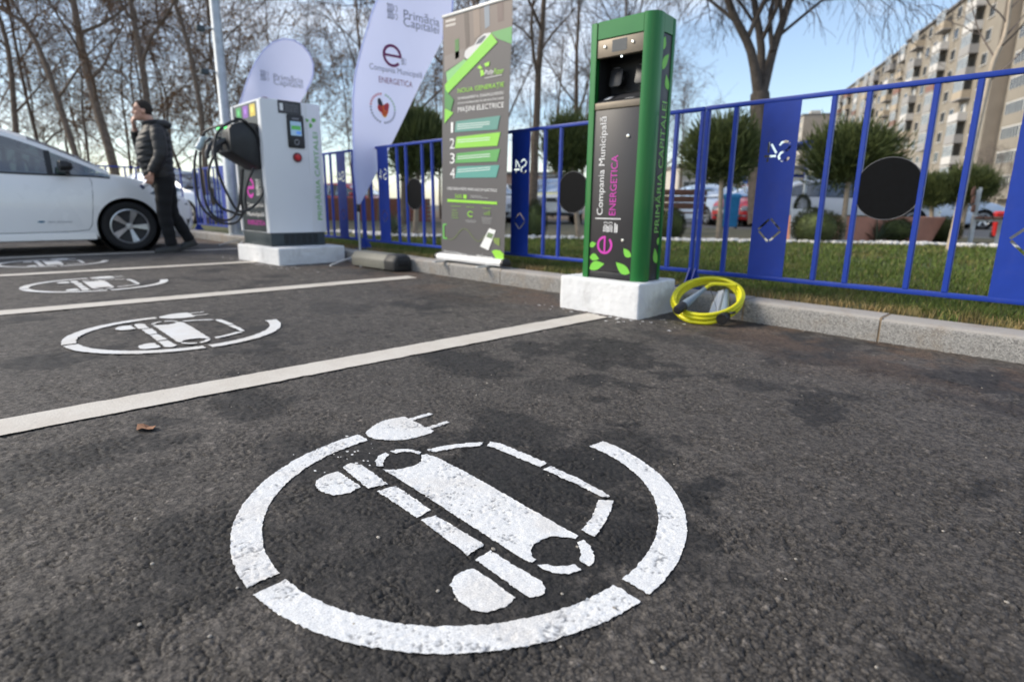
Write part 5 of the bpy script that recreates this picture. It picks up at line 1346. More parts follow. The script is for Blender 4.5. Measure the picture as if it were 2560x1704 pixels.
# --- small bottle held in the lowered hand
bt = empty('water_bottle', man.matrix_basis@Vector((.17, .20, .86)), 0, 'small white bottle with navy cap held in the lowered hand of the man', 'bottle', rot=(0, 0, R(-100)))
MB().lathe([(.001, -.05), (.026, -.05), (.028, -.04), (.028, .05), (.016, .075)], 16, Matrix.Rotation(R(125), 4, 'Y')).build('bottle_body', mat('white_plastic', (.75, .75, .77), .35), bt, smooth=40)
MB().lathe([(.02, .07), (.031, .072), (.031, .105), (.001, .108)], 16, Matrix.Rotation(R(125), 4, 'Y')).build('cap', mat('navy_plastic', (.02, .03, .09), .4), bt, smooth=40)
# ------------------------------------------------------------------ lawn, bed, street behind the fence
M_LAWN = mat('lawn_soil', (.065, .085, .026), .95, col2=(.11, .10, .045), vscale=3.5, bump=.02, bscale=60, detail=8)
M_BED = mat('planting_bed', (.055, .060, .030), .95, col2=(.10, .085, .055), vscale=1.5, bump=.02, bscale=30)
M_STREET = mat('street_asphalt', (.10, .098, .096), .85, var=.2, vscale=.6)
LZ = .118
def flat(name, poly, z, m, kind='structure'):
    b = MB(); b.v = [(x, y, z) for x, y in poly]; b.f = [tuple(range(len(poly)))]
    o = b.build(name, m, recalc=False)
    if o.data.polygons[0].normal.z < 0: o.data.flip_normals()
    return tag(o, kind=kind)
brd = [onz(px, py, LZ) for px, py in ((1038, 593), (1275, 595), (1500, 599), (1700, 603), (1900, 605), (2106, 609), (2263, 613), (2330, 613))]
brd = [Vector((-16, 5.2, LZ)), Vector((-10, 5.2, LZ))]+brd+[brd[-1]+Vector((1.5, .2, 0)), brd[-1]+Vector((6, .3, 0)), brd[-1]+Vector((16, -.5, 0))]
edge = [(p.x, p.y) for p in brd]
flat('lawn', edge+[(18, 3.39), (KERB_X-.155, 3.39), (KERB_X-.155, 3.6), (-16, 3.6)], LZ-.004, M_LAWN)
flat('planting_bed', edge[:-3]+[(onz(2560, 600, LZ).x, onz(2560, 600, LZ).y), (2, 15.5), (-9, 15.5), (-22, 9)], LZ-.030, M_BED)
flat('footpath', [(-3, 11.2), (4, 9.6), (22, 9.0), (22, 16), (-3, 16)], LZ-.036, mat('pale_paving', (.26, .25, .235), .9, vscale=2))
flat('street', [(-160, 15), (60, 15), (60, 34), (-160, 34)], .01, M_STREET)
flat('thicket_ground', [(KERB_X-.15, 3.5), (KERB_X-.15, -60), (-90, -60), (-90, 40), (-20, 40), (-16, 5.2)], .03, mat('leaf_litter', (.10, .066, .04), .95, col2=(.17, .125, .085), vscale=2.5, bump=.03, bscale=20))

rng = np.random.RandomState(4)
def inside_poly(P, poly):
    poly = np.array(poly); ins = np.zeros(len(P), bool); j = len(poly)-1
    for i in range(len(poly)):
        xi, yi, xj, yj = *poly[i], *poly[j]
        ins ^= ((yi > P[:, 1]) != (yj > P[:, 1])) & (P[:, 0] < (xj-xi)*(P[:, 1]-yi)/(yj-yi+1e-12)+xi); j = i
    return ins
def blades(x0, x1, y0, y1, n, h, w, z, clip=None):
    P = np.stack([rng.uniform(x0, x1, n), rng.uniform(y0, y1, n)], 1)
    if clip is not None: P = P[inside_poly(P, clip)]
    n = len(P); a = rng.uniform(0, 2*np.pi, n); hh = h*rng.uniform(.5, 1.25, n)*(.65+.7*vnoise(P[:, 0], P[:, 1], 2.2, 301, 3)); ln = rng.uniform(.1, .75, n)*hh; b = rng.uniform(0, 2*np.pi, n)
    ux, uy = np.cos(a)*w/2, np.sin(a)*w/2; lx, ly = np.cos(b)*ln, np.sin(b)*ln
    X, Y = P[:, 0], P[:, 1]; Z = np.full(n, z)
    V = np.stack([np.stack([X-ux, Y-uy, Z], 1), np.stack([X+ux, Y+uy, Z], 1), np.stack([X+lx*.35+ux*.7, Y+ly*.35+uy*.7, Z+hh*.6], 1), np.stack([X+lx*.35-ux*.7, Y+ly*.35-uy*.7, Z+hh*.6], 1), np.stack([X+lx, Y+ly, Z+hh], 1)], 1)
    dry = np.clip(sstep(.52, .72, vnoise(X, Y, 1.8, 311, 5, .6))*.35+np.clip(1-(Y-3.40)/.30, 0, 1)*.75*(vnoise(X, Y, 5, 321, 3) > .40)+(rng.uniform(0, 1, n) < .08)*.6, 0, 1)
    g = np.array([.095, .135, .026]); d = np.array([.27, .185, .085]); c = g*(1-dry[:, None])+d*dry[:, None]
    c = c*rng.uniform(.6, 1.4, n)[:, None]
    return V.reshape(-1, 3), np.repeat(c, 5, 0), n
parts = [blades(-8.3, 1.6, 3.39, 4.3, 62000, .045, .0042, LZ-.006), blades(-8.3, 1.6, 4.3, 6.3, 60000, .045, .0055, LZ-.006, edge+[(18, 3.39), (-12, 3.39)]), blades(-9.5, 3.0, 6.3, 11.0, 52000, .05, .010, LZ-.006, edge+[(18, 3.39), (-16, 3.39)])]
V = np.concatenate([p[0] for p in parts]); C_ = np.concatenate([p[1] for p in parts]); nb = sum(p[2] for p in parts)
me = bpy.data.meshes.new('grass'); me.vertices.add(len(V)); me.vertices.foreach_set('co', V.astype(np.float32).ravel())
base = np.arange(nb)*5; loops = np.stack([base, base+1, base+2, base+3, base+3, base+2, base+4], 1).astype(np.int32)
me.loops.add(nb*7); me.loops.foreach_set('vertex_index', loops.ravel()); me.polygons.add(nb*2)
ls = np.stack([np.arange(nb)*7, np.arange(nb)*7+4], 1).ravel().astype(np.int32); me.polygons.foreach_set('loop_start', ls); me.polygons.foreach_set('loop_total', np.tile([4, 3], nb).astype(np.int32)); me.update(calc_edges=True)
at = me.color_attributes.new('tint', 'FLOAT_COLOR', 'POINT'); at.data.foreach_set('color', np.concatenate([C_, np.ones((len(C_), 1))], 1).astype(np.float32).ravel())
grass = link_mesh('grass', me, make_tinted('grass_blade', .6, 0, .25)); tag(grass, 'short lawn grass, dry along the kerb, behind the blue fence', 'grass', kind='stuff')

# white pebble edging
def pebbles(path, n, w, name, lab):
    b = MB(); seg = [(path[i+1]-path[i]).length for i in range(len(path)-1)]; tot = sum(seg)
    random.seed(12)
    for k in range(n):
        t = random.random()*tot; i = 0
        while t > seg[i]: t -= seg[i]; i += 1
        p = path[i].lerp(path[i+1], t/seg[i]); r_ = random.uniform(.025, .055)
        q = (p.x+random.gauss(0, w), p.y+random.gauss(0, w), LZ+r_*.25+random.random()*.02)
        b.sphere(q, (r_, r_*random.uniform(.7, 1), r_*.6), 6, 4, )
    o = b.build(name, mat('white_marble_pebble', (.62, .60, .57), .7, var=.12, vscale=3), smooth=60, recalc=False); return tag(o, lab, 'pebbles', kind='stuff')
pebbles(brd[1:-2], 1300, .11, 'pebble_edging', 'strip of white pebbles edging the lawn in front of the shrubs')

# ------------------------------------------------------------------ plants
M_BARK = mat('grey_brown_bark', (.095, .070, .052), .9, col2=(.18, .135, .10), vscale=9, bump=.02, bscale=25)
M_BARKD = mat('dark_bark', (.045, .036, .030), .9, col2=(.095, .078, .064), vscale=9, bump=.02, bscale=25)  # darker bark tone, used on the large tree only
M_TWIG = mat('twig_bark', (.14, .088, .055), .9, var=.3, vscale=2)
M_TWIGG = mat('grey_twig_bark', (.12, .10, .088), .9, var=.3, vscale=2)
M_DRYL = mat('dry_brown_leaf', (.27, .13, .05), .8, col2=(.42, .27, .13), vscale=1.2)
M_STEM = mat('pale_stem_bark', (.25, .20, .145), .85, var=.2, vscale=12)
def make_conifer():
    return mat('conifer_green', (.030, .050, .013), .75, col2=(.13, .155, .040), vscale=2.2, detail=4)
M_CON = make_conifer()
M_SHRUB = mat('clipped_box_green', (.022, .034, .010), .75, col2=(.075, .080, .026), vscale=5)
def tree_mesh(seed, H, r0, lean=(0, 0), first=.35, kids=(8, 6, 5, 4), spread=.75, droop=0.0, leaf=0.0, trunk=None, twig=.0065, wob=.06, lsize=.06, up=.25, blen=1.0):
    rs = random.Random(seed); thick, thin, lv = MB(), MB(), MB()
    def rv(): return Vector((rs.gauss(0, 1), rs.gauss(0, 1), rs.gauss(0, 1)))
    stack = []
    if trunk is None:
        P = []; n = 9; off = Vector((0, 0, 0))
        for i in range(n+1):
            t = i/n; off += Vector((rs.gauss(0, wob), rs.gauss(0, wob), 0))*t
            P.append(Vector((lean[0]*H*t, lean[1]*H*t, H*t))+off)
        trunks = [(P, r0, r0*.22)]
    else: trunks = trunk
    for P, ra, rb in trunks:
        n = len(P)-1; R_ = [ra+(rb-ra)*(i/n)**.8 for i in range(n+1)]
        thick.tube([tuple(p) for p in P], R_, 9)
        Lt = sum((P[i+1]-P[i]).length for i in range(n))
        for k in range(kids[0]):
            t = first+(1-first)*((k+.6*rs.random())/kids[0]); f = t*n; i = min(int(f), n-1)
            p = P[i].lerp(P[i+1], f-i); d0 = (P[i+1]-P[i]).normalized(); az = k*2.4+rs.random()
            side = Vector((math.cos(az), math.sin(az), 0)); d = (d0*(.55)+side*spread+Vector((0, 0, up))).normalized()
            stack.append((p, d, R_[i]*rs.uniform(.40, .62), Lt*blen*rs.uniform(.28, .48)*(1.12-.55*t), 1))
    while stack:
        p, d, r_, L, lev = stack.pop()
        k = 5 if lev < 3 else 3; pts = [p]; rad = [r_]; d = d.copy()
        for i in range(k):
            d = (d+rv()*.16+Vector((0, 0, (.06 if lev < 2 else 0)-droop*(lev-1)*.22))).normalized()
            p = p+d*(L/k); pts.append(p); rad.append(max(twig*.55, r_*(1-.75*(i+1)/k)))
        (thick if r_ > .03 else thin).tube([tuple(q) for q in pts], [max(q, twig*.6) for q in rad], 6 if r_ > .03 else 3, cap=False)
        if lev < len(kids):
            for j in range(kids[lev]):
                t = .25+.75*(j+rs.random()*.8)/kids[lev]; f = min(t*k, k-.001); i = int(f); q = pts[i].lerp(pts[i+1], f-i)
                dd = (pts[i+1]-pts[i]).normalized(); s_ = dd.cross(rv())
                if s_.length < 1e-4: continue
                stack.append((q, (dd*.75+s_.normalized()*spread*rs.uniform(.6, 1.2)+Vector((0, 0, .08))).normalized(), max(twig, r_*rs.uniform(.35, .55)), L*rs.uniform(.42, .68), lev+1))
        elif leaf > 0:
            for q in pts[1:]:
                if rs.random() < leaf:
                    a, c = rv().normalized(), rv().normalized(); sz = lsize*rs.uniform(.6, 1.3)
                    lv.add([q, q+a*sz*.5+c*sz*.3, q+a*sz, q+a*sz*.5-c*sz*.3], [(0, 1, 2, 3)])
    return thick.mesh('trunk', smooth=60, recalc=False), thin.mesh('crown', recalc=False), (lv.mesh('leaves', recalc=False) if lv.f else None)
def make_tree(name, meshes, loc, rz, sc, lab, grp, bark=M_BARK, tw=M_TWIG):
    r = empty(name, loc, rz, lab, 'tree', grp); r.scale = (sc, sc, sc)
    link_mesh('trunk', meshes[0], bark, r); link_mesh('crown', meshes[1], tw, r)
    if meshes[2]: link_mesh('dry_leaves', meshes[2], M_DRYL, r)
    return r
def gpos(px, dep, z=0.0):
    p = atdepth(px, 535, dep); return Vector((p.x, p.y, z))
# thicket behind the hatchback and the flags
protoA = [tree_mesh(21, 9, .060, (.05, 0), .14, leaf=.40, spread=.8, lsize=.075, wob=.16), tree_mesh(22, 10, .065, (-.06, .03), .18, leaf=.15, wob=.1, lsize=.09), tree_mesh(23, 7, .06, (.02, -.05), .18, leaf=.7, kids=(10, 6, 5, 4), lsize=.08, wob=.15), tree_mesh(24, 11, .07, (.0, .04), .2, leaf=.05, droop=.1, wob=.12), tree_mesh(25, 6.0, .06, (.10, .0), .15, leaf=.5, lsize=.08, wob=.16)]
LIST = []
rs_ = random.Random(77)
for px in range(-260, 760, 130): LIST.append((px+rs_.uniform(-40, 40), rs_.uniform(16.5, 21)))
for px in range(-300, 1240, 110): LIST.append((px+rs_.uniform(-30, 30), rs_.uniform(22, 30)))
for px in range(-200, 1300, 190): LIST.append((px+rs_.uniform(-40, 40), rs_.uniform(31, 44)))
KIND = ('slender bare tree with scattered dry leaves', 'tall bare tree almost without leaves', 'low bushy tree thick with brown leaves', 'tall crooked leafless tree', 'small slanting tree with brown leaves')
ROW = ('close behind the far fence', 'in the middle of the thicket behind the flags', 'deep in the thicket behind the flags')
for px in range(-200, 1150, 190): LIST.append((px+rs_.uniform(-40, 40), rs_.uniform(19, 27), rs_.choice((2, 4))))
for i, it in enumerate(LIST):
    px, dep = it[:2]; p = gpos(px, dep, .02); k = it[2] if len(it) > 2 else rs_.randrange(5)
    make_tree('bare_tree', protoA[k], p, rs_.uniform(0, 6.28), rs_.uniform(.8, 1.2), KIND[k]+' '+ROW[0 if dep < 21.5 else 1 if dep < 31 else 2], 'bare trees of the thicket')
# leaning trunks close behind the fence
def px_trunk(pts, dep, r0, r1, base_px):
    g = gpos(base_px[0], dep, 0); P = [Vector((0, 0, 0))]+[atdepth(x, y, dep)-g for x, y in pts]
    return g, smooth_path(P, 3), r0, r1
for pts, base_px, dep, r0, r1, lab in (
    ([(285, 420), (240, 262), (205, 120), (183, 0), (170, -120), (165, -260)], (300, 0), 14.6, .125, .05, 'leaning brown tree trunk rising behind the bonnet of the hatchback'),
    ([(368, 260), (342, 90), (326, 0), (300, -140), (290, -300)], (375, 0), 15.2, .10, .04, 'tree trunk rising behind the man in the puffer jacket'),
    ([(190, 390), (110, 150), (60, 60), (0, 20), (-90, -60)], (240, 0), 14.2, .085, .035, 'strongly slanting tree trunk behind the roof of the hatchback'),
    ([(505, 300), (470, 110), (435, 0), (410, -120), (400, -260)], (515, 0), 16.0, .085, .03, 'forked tree trunk between the man and the lamp post'),
    ([(40, 330), (20, 120), (-30, -40), (-60, -200)], (60, 0), 15.0, .085, .035, 'dark tree trunk behind the hatchback windscreen'),
    ([(560, 330), (530, 160), (520, 0), (515, -160)], (570, 0), 18.0, .06, .025, 'thin upright tree trunk beside the lamp post')):
    g, P, a, b_ = px_trunk(pts, dep, r0, r1, base_px)
    make_tree('leaning_tree', tree_mesh(int(base_px[0]*7), 9, r0, trunk=[(P, a, b_)], first=.30, kids=(9, 6, 4, 3), leaf=.15), g, 0, 1, lab, 'leaning trees behind the far fence')
# big tree on the right with drooping twigs
gB = gpos(1898, 14.5, LZ)
def bt_(pts): return smooth_path([atdepth(x, y, 14.5)-gB for x, y in pts], 3)
t0 = bt_([(1898, 560), (1897, 420), (1900, 300), (1900, 235)])
def fan(pts, dz): return smooth_path([atdepth(x, y, 14.5+dz*i)-gB for i, (x, y) in enumerate(pts)], 3)
trunks = [(t0, .24, .20), (fan([(1896, 240), (1878, 130), (1840, 50), (1812, -20), (1790, -120), (1770, -240)], -.12), .13, .05), (fan([(1905, 240), (1932, 130), (1962, 40), (1985, -30), (2030, -130), (2070, -240)], .1), .13, .05), (fan([(1900, 240), (1903, 120), (1885, 0), (1880, -130), (1890, -280)], .25), .12, .05), (fan([(1932, 130), (1925, 40), (1945, -40), (1960, -130)], .3), .07, .03)]
class _K: pass
bigm = tree_mesh(91, 9, .2, trunk=trunks[1:], first=.26, kids=(10, 8, 6, 5), spread=.78, droop=.62, twig=.0058, leaf=.02, up=.50, blen=1.6)
tb_ = MB(); tb_.tube([tuple(p) for p in t0], [.27-.05*i/len(t0) for i in range(len(t0))], 12)
bt2 = make_tree('large_bare_tree', bigm, gB, 0, 1, 'large bare tree with forked dark trunk and drooping twigs beyond the lawn', None, bark=M_BARKD, tw=M_TWIGG)
tb_.build('lower_trunk', M_BARKD, bt2, smooth=60)
# other bare trees beyond the lawn
protoG = [tree_mesh(41, 10, .15, (.02, .02), .3, leaf=.10, kids=(9, 6, 5, 4), droop=.25), tree_mesh(42, 9, .12, (-.04, 0), .3, leaf=.22, droop=.1), tree_mesh(43, 11, .17, (.0, .03), .4, leaf=.03, droop=.3)]
for px, dep, k, sc in ((1010, 17, 0, .9), (1190, 19, 1, 1.0), (1330, 18, 2, .9), (1430, 24, 0, 1.0), (1560, 20, 1, .95), (1120, 27, 2, 1.1), (1260, 30, 0, 1.1), (1380, 33, 1, 1.1), (1500, 36, 2, 1), (1640, 34, 0, .9), (1700, 42, 1, .9), (1760, 48, 2, .7), (930, 24, 1, 1.0), (1840, 55, 0, .7), (1450, 45, 2, 1), (1330, 50, 1, 1.1), (1560, 52, 0, .9), (1650, 58, 2, .7), (2480, 26, 1, .34), (2440, 30, 0, .30), (2540, 24, 1, .30)):
    make_tree('bare_tree', protoG[k], gpos(px, dep), rs_.uniform(0, 6.28), sc*rs_.uniform(.9, 1.1), ('bare tree with long drooping twigs', 'bare tree with a few brown leaves', 'tall leafless tree with fine twigs')[k]+(' between the lawn and the parked cars' if dep < 25 else ' far beyond the parked cars'), 'bare trees beyond the lawn', tw=M_TWIGG)
# topiary conifers: dense sprays round a ball on a clean stem
def ball_mesh(seed, n, spray, up, flat_=.95, core=True, ragged_=.12, wd=.07):
    rs = np.random.RandomState(seed); b = MB()
    d = rs.normal(size=(n, 3)); d /= np.linalg.norm(d, axis=1)[:, None]
    rr = rs.uniform(.55, 1.0, n)**.5*(1+ragged_*rs.normal(size=n))
    lump = 1+.10*np.sin(3.1*d[:, 0]+seed)+.08*np.sin(4.3*d[:, 1]+2*seed)
    for i in range(n):
        p = Vector(d[i]*rr[i]*lump[i]*np.array([1, 1, flat_])); dirn = (Vector(d[i])+Vector((0, 0, up))+Vector(rs.normal(size=3))*.4).normalized()
        L = spray*rs.uniform(.5, 1.3); s_ = dirn.cross(Vector(rs.normal(size=3)));
        if s_.length < 1e-4: continue
        s_.normalize(); w = L*wd; t_ = dirn.cross(s_)
        b.add([p-dirn*L*.3, p+s_*w, p+dirn*L, p-s_*w], [(0, 1, 2, 3)]); b.add([p-dirn*L*.2, p+t_*w, p+dirn*L*.8+s_*w, p-t_*w], [(0, 1, 2, 3)])
    return b.mesh('foliage', recalc=False)
conm = [ball_mesh(k, 6000, .28, 1.1, .92, ragged_=.19) for k in (3, 4, 5)]
shrm = ball_mesh(8, 6000, .085, .1, .85, ragged_=.03, wd=.16)
cone_core = MB().sphere((0, 0, 0), (.74, .74, .68), 14, 10).mesh('core', smooth=60)
def topiary(base_px, ball_c, hw, hh, k, lab, dep=None):
    p = onz(*base_px, LZ) if dep is None else gpos(base_px[0], dep, LZ)
    dp = (p-CAM).dot(_f); c = atdepth(*ball_c, dp)-p; w, h = hw*dp/F_PX, hh*dp/F_PX
    r = empty('topiary_conifer', p, 0, lab, 'tree', 'ball-shaped conifers on stems')
    MB().tube(smooth_path([Vector((0, 0, -.02)), Vector((c.x*.4, c.y*.4, c.z*.45)), Vector((c.x, c.y, c.z))], 4), [.045]*3+[.038]*6, 10).build('trunk', M_STEM, r, smooth=60)
    o = link_mesh('crown', conm[k], M_CON, r); o.location = c; o.scale = (w*.9, w*.9, h*.93); o.rotation_euler = (0, 0, k*2.0+base_px[0])
    o = link_mesh('inner_foliage', cone_core, M_CON, r); o.location = c; o.scale = (w*.84, w*.84, h*.86)
topiary((1796, 600), (1808, 378), 88, 84, 0, 'ball-shaped conifer on a pale stem just right of the green charging pillar')
topiary((2103, 606), (2128, 388), 98, 78, 1, 'wide ball-shaped conifer on a brown stem behind the black fence disc')
topiary((2327, 590), (2330, 478), 40, 46, 2, 'small ball-shaped conifer behind the leaning sapling')
topiary((2400, 592), (2425, 466), 60, 50, 0, 'ball-shaped conifer between the leaning sapling and the bench')
topiary((1448, 598), (1420, 365), 66, 78, 1, 'ball-shaped conifer on a stem partly hidden by the green charging pillar')
topiary((1038, 592), (1050, 362), 78, 90, 2, 'ball-shaped conifer on a stem between the feather flag and the banner')
def shrub(px0, px1, py0, py1, lab, base=None, sq=1.0):
    p = onz((px0+px1)/2, py1, LZ); dp = (p-CAM).dot(_f); w, h = (px1-px0)/2*dp/F_PX, (py1-py0)/2*dp/F_PX
    r = empty('clipped_shrub', p, 0, lab, 'shrub', 'low clipped shrubs along the pebbles')
    o = link_mesh('foliage', shrm, M_SHRUB, r); o.location = (0, 0, h*.95); o.scale = (w*1.3, w*1.3, h*1.45); o.rotation_euler = (0, 0, px0)
    o = link_mesh('inner_foliage', cone_core, M_SHRUB, r); o.location = (0, 0, h*.95); o.scale = (w*1.45, w*1.45, h*1.6)
shrub(1990, 2080, 532, 606, 'round clipped shrub beside the white planter')
shrub(2168, 2264, 545, 602, 'round clipped shrub behind the spiky yucca')
shrub(2320, 2384, 549, 600, 'low clipped shrub at the rounded end of the terracotta planter')
shrub(1652, 1702, 527, 594, 'round clipped shrub in front of the brown bench')
shrub(1318, 1360, 512, 594, 'dark upright shrub in front of the yellow and white car')
shrub(1205, 1255, 530, 590, 'dark shrub seen between the banner and the fence plate')
# yuccas
def yucca(px, py, hgt, lab, n=46):
    p = onz(px, py, LZ); r = empty('yucca', p, 0, lab, 'plant', 'spiky yuccas'); rs = random.Random(px)
    for k in range(n):
        a, e = rs.uniform(0, 6.28), rs.uniform(.35, 1.45); L = hgt*rs.uniform(.7, 1.1)
        d = Vector((math.cos(a)*math.cos(e), math.sin(a)*math.cos(e), math.sin(e))); s_ = Vector((-math.sin(a), math.cos(a), 0))*.016
        tip = d*L+Vector((0, 0, -.10*L*math.cos(e)))
        b = MB(); b.v = [tuple(q) for q in (-s_*.7, s_*.7, d*L*.45+s_, d*L*.45-s_, tip)]; b.f = [(0, 1, 2, 3), (3, 2, 4)]
        b.build('leaf', mat('yucca_leaf', (.06, .085, .05), .55, col2=(.13, .16, .11), vscale=4), r, recalc=False)
yucca(2192, 604, .42, 'spiky grey-green yucca in front of the terracotta planter'); yucca(985, 590, .5, 'spiky yucca behind the fence plate beside the feather flag', 30)
# leaning sapling with pale trunk
gS = onz(2373, 628, LZ); dS = (gS-CAM).dot(_f)
def sp(x, y, d=0): return atdepth(x, y, dS+d)-gS
tS = smooth_path([Vector((0, 0, -.03)), sp(2398, 520), sp(2424, 400), sp(2455, 270), sp(2483, 156), sp(2511, 92), sp(2526, 0), sp(2540, -120)], 3)
sm = tree_mesh(55, 4, .03, trunk=[(tS, .050, .018)], first=.5, kids=(8, 5, 3), leaf=0, twig=.004, spread=.6, up=.4)
make_tree('leaning_sapling', sm, gS, 0, 1, 'slender leaning sapling with pale trunk on the lawn by the fence', None, bark=mat('pale_sapling_bark', (.40, .33, .25), .8, var=.2, vscale=8), tw=M_TWIGG)
# ------------------------------------------------------------------ planters, benches, bins, signs beyond the lawn
M_TERRA = mat('terracotta_render', (.46, .215, .15), .85, var=.15, vscale=3, dirt=.25)
a, c = onz(2060, 603, LZ), onz(2318, 604, LZ)
d = (c-a).normalized(); nn = Vector((-d.y, d.x, 0)); L = (c-a).length
tp = empty('terracotta_planter', a, math.atan2(d.y, d.x), 'long low terracotta planter with rounded end behind the shrubs', 'planter')
b = MB(); rings = []
def ptop(k, z, fl):
    P = [(0, 0), (L-.1, 0)]+[(L-.1+(.45+fl)*math.sin(R(t)), .55-.55*math.cos(R(t))) for t in range(15, 180, 15)]+[(L-.1, 1.1), (0, 1.1)]
    return [(x, y, z) for x, y in P]
b.loft([ptop(1, -.03, 0), ptop(1, .34, .25), ptop(1, .36, .27), ptop(1, .40, .27)]); b.build('planter_wall', M_TERRA, tp, smooth=30)
MB().box(.05, L-.15, .1, 1.0, .40, .415).build('soil', M_BED, tp)
# white square planter
p = onz(1996, 598, LZ); dp = (p-CAM).dot(_f); w = 24*dp/F_PX; h = 74*dp/F_PX
wp = empty('white_planter', p, R(20), 'tall tapered white planter with a small plant beside the round shrub', 'planter')
b = MB(); b.loft([[(x*k, y*k, z) for x, y in ((-w, -w), (w, -w), (w, w), (-w, w))] for k, z in ((.8, -.01), (1, h), (.88, h), (.86, h-.06))]); b.build('pot', mat('white_glazed_pot', (.82, .82, .81), .5), wp, bevel=.01)
o = link_mesh('plant', shrm, mat('grey_green_foliage', (.06, .085, .055), .7, col2=(.14, .16, .12), vscale=3), wp); o.location = (0, 0, h+.05); o.scale = (w*.9, w*.9, .22)
# benches
M_SLAT = mat('brown_bench_slat', (.12, .055, .035), .6, var=.2, vscale=10); M_CONC = mat('bench_concrete', (.42, .41, .39), .85, vscale=8)
def bench(loc, rz, lab, w=1.8):
    r = empty('park_bench', loc, rz, lab, 'bench', 'park benches beyond the lawn')
    for k in range(4): MB().box(-w/2, w/2, -.22+.115*k, -.22+.115*k+.095, .42, .455).build('seat_slat', M_SLAT, r, bevel=.006)
    for k in range(3): MB().box(-w/2, w/2, .235+.02*k, .265+.02*k, .52+.135*k, .64+.135*k).build('back_slat', M_SLAT, r, bevel=.006)
    for x in (-w*.4, w*.4):
        MB().box(x-.03, x+.03, -.2, -.14, 0, .42).build('leg', M_STEEL, r); MB().box(x-.03, x+.03, .19, .232, 0, .9).build('leg', M_STEEL, r); MB().box(x-.03, x+.03, -.2, .2, .38, .419).build('bracket', M_STEEL, r)
p1 = gpos(1640, 12.6, LZ-.03); bench(p1, R(212), 'brown slatted bench with its back to the lawn, in front of the silver blue car', 2.0)
p2 = gpos(2478, 9.6, LZ-.03); bench(p2, R(100), 'brown slatted bench seen from its end near the leaning sapling', 1.6)
def bin_(px, dep, w, h, c, lab, nm):
    p = gpos(px, dep, .03); r = empty(nm, p, R(25), lab, 'bin')
    b = MB(); b.loft([[(x*k, y*k, z) for x, y in ((-w, -w*.9), (w, -w*.9), (w, w*.9), (-w, w*.9))] for k, z in ((.82, .06), (.97, h*.88), (1.05, h*.88), (1.05, h*.92))]); b.build('bin_body', mat(nm+'_plastic', c, .5), r, bevel=.015)
    b = MB(); b.loft([[(x*k, y*k, z) for x, y in ((-w, -w*.9), (w, -w*.9), (w, w*.9), (-w, w*.9))] for k, z in ((1.06, h*.925), (1.03, h*.97), (.8, h))]); b.build('lid', mat(nm+'_plastic', c, .5), r, bevel=.01)
    for x in (-w*.7, w*.7): MB().tube([(x-.03, w*.8, .07), (x+.03, w*.8, .07)], .07, 14).build('wheel', M_TYRE, r)
bin_(1827, 17.5, .24, 1.02, srgb(40, 120, 170), 'blue wheeled bin standing in front of the silver blue car', 'blue_bin')
bin_(2507, 13.0, .13, .60, srgb(200, 40, 36), 'red litter bin beside the end-on bench', 'red_bin')
# blue road sign
p = gpos(1857, 21, 0); sgn = empty('road_sign', p, YAW-R(90), 'round blue road sign on a grey pole behind the parked cars', 'sign')
MB().tube([(0, 0, 0), (0, 0, 2.1)], .03, 10).build('pole', M_STEEL, sgn, smooth=40)
MB().lathe([(.001, -.01), (.24, -.01), (.25, 0), (.24, .01), (.001, .01)], 28, Matrix.Translation((0, -.04, 1.75))@Matrix.Rotation(R(90), 4, 'X')).build('plate', mat('sign_blue', srgb(40, 100, 190), .4), sgn, smooth=40)
MB().box(-.05, .05, -.056, -.052, 1.62, 1.88).build('sign_mark', M_WPRINT, sgn)
# pole with meter box and blue frame kiosk
p = gpos(2003, 17.0, 0); pl = empty('utility_pole', p, YAW-R(90), 'grey pole with a cream box in front of the blue framed kiosk', 'pole')
MB().tube([(0, 0, 0), (.03, 0, 2.3)], .045, 10).build('pole', M_STEEL, pl, smooth=40)
MB().box(.06, .30, -.08, .10, 1.58, 1.98).build('meter_box', mat('cream_box', (.62, .58, .42), .5), pl, bevel=.02)
p = gpos(2064, 22.0, 0); ks = empty('blue_kiosk', p, YAW-R(80), 'blue steel framed kiosk with grey glass behind the white planter', 'kiosk')
for x in (-1.0, 0, .85):
    for y in (-.0, 1.4): MB().box(x-.06, x+.06, y-.06, y+.06, 0, 2.95).build('frame_post', M_BLUE, ks)
for z in (1.15, 1.9, 2.9):
    for y in (-.0, 1.4): MB().box(-1.06, .91, y-.05, y+.05, z-.06, z+.06).build('frame_rail', M_BLUE, ks)
for z0, z1 in ((1.22, 1.83), (1.97, 2.83)):
    for x0, x1 in ((-.93, -.07), (.07, .78)): MB().box(x0, x1, -.01, .01, z0, z1).build('pane', mat('grey_pane', (.16, .19, .21), .15, var=.3), ks)
MB().box(-1.15, 1.0, -.15, 1.55, 2.97, 3.06).build('roof', M_BLUE, ks)

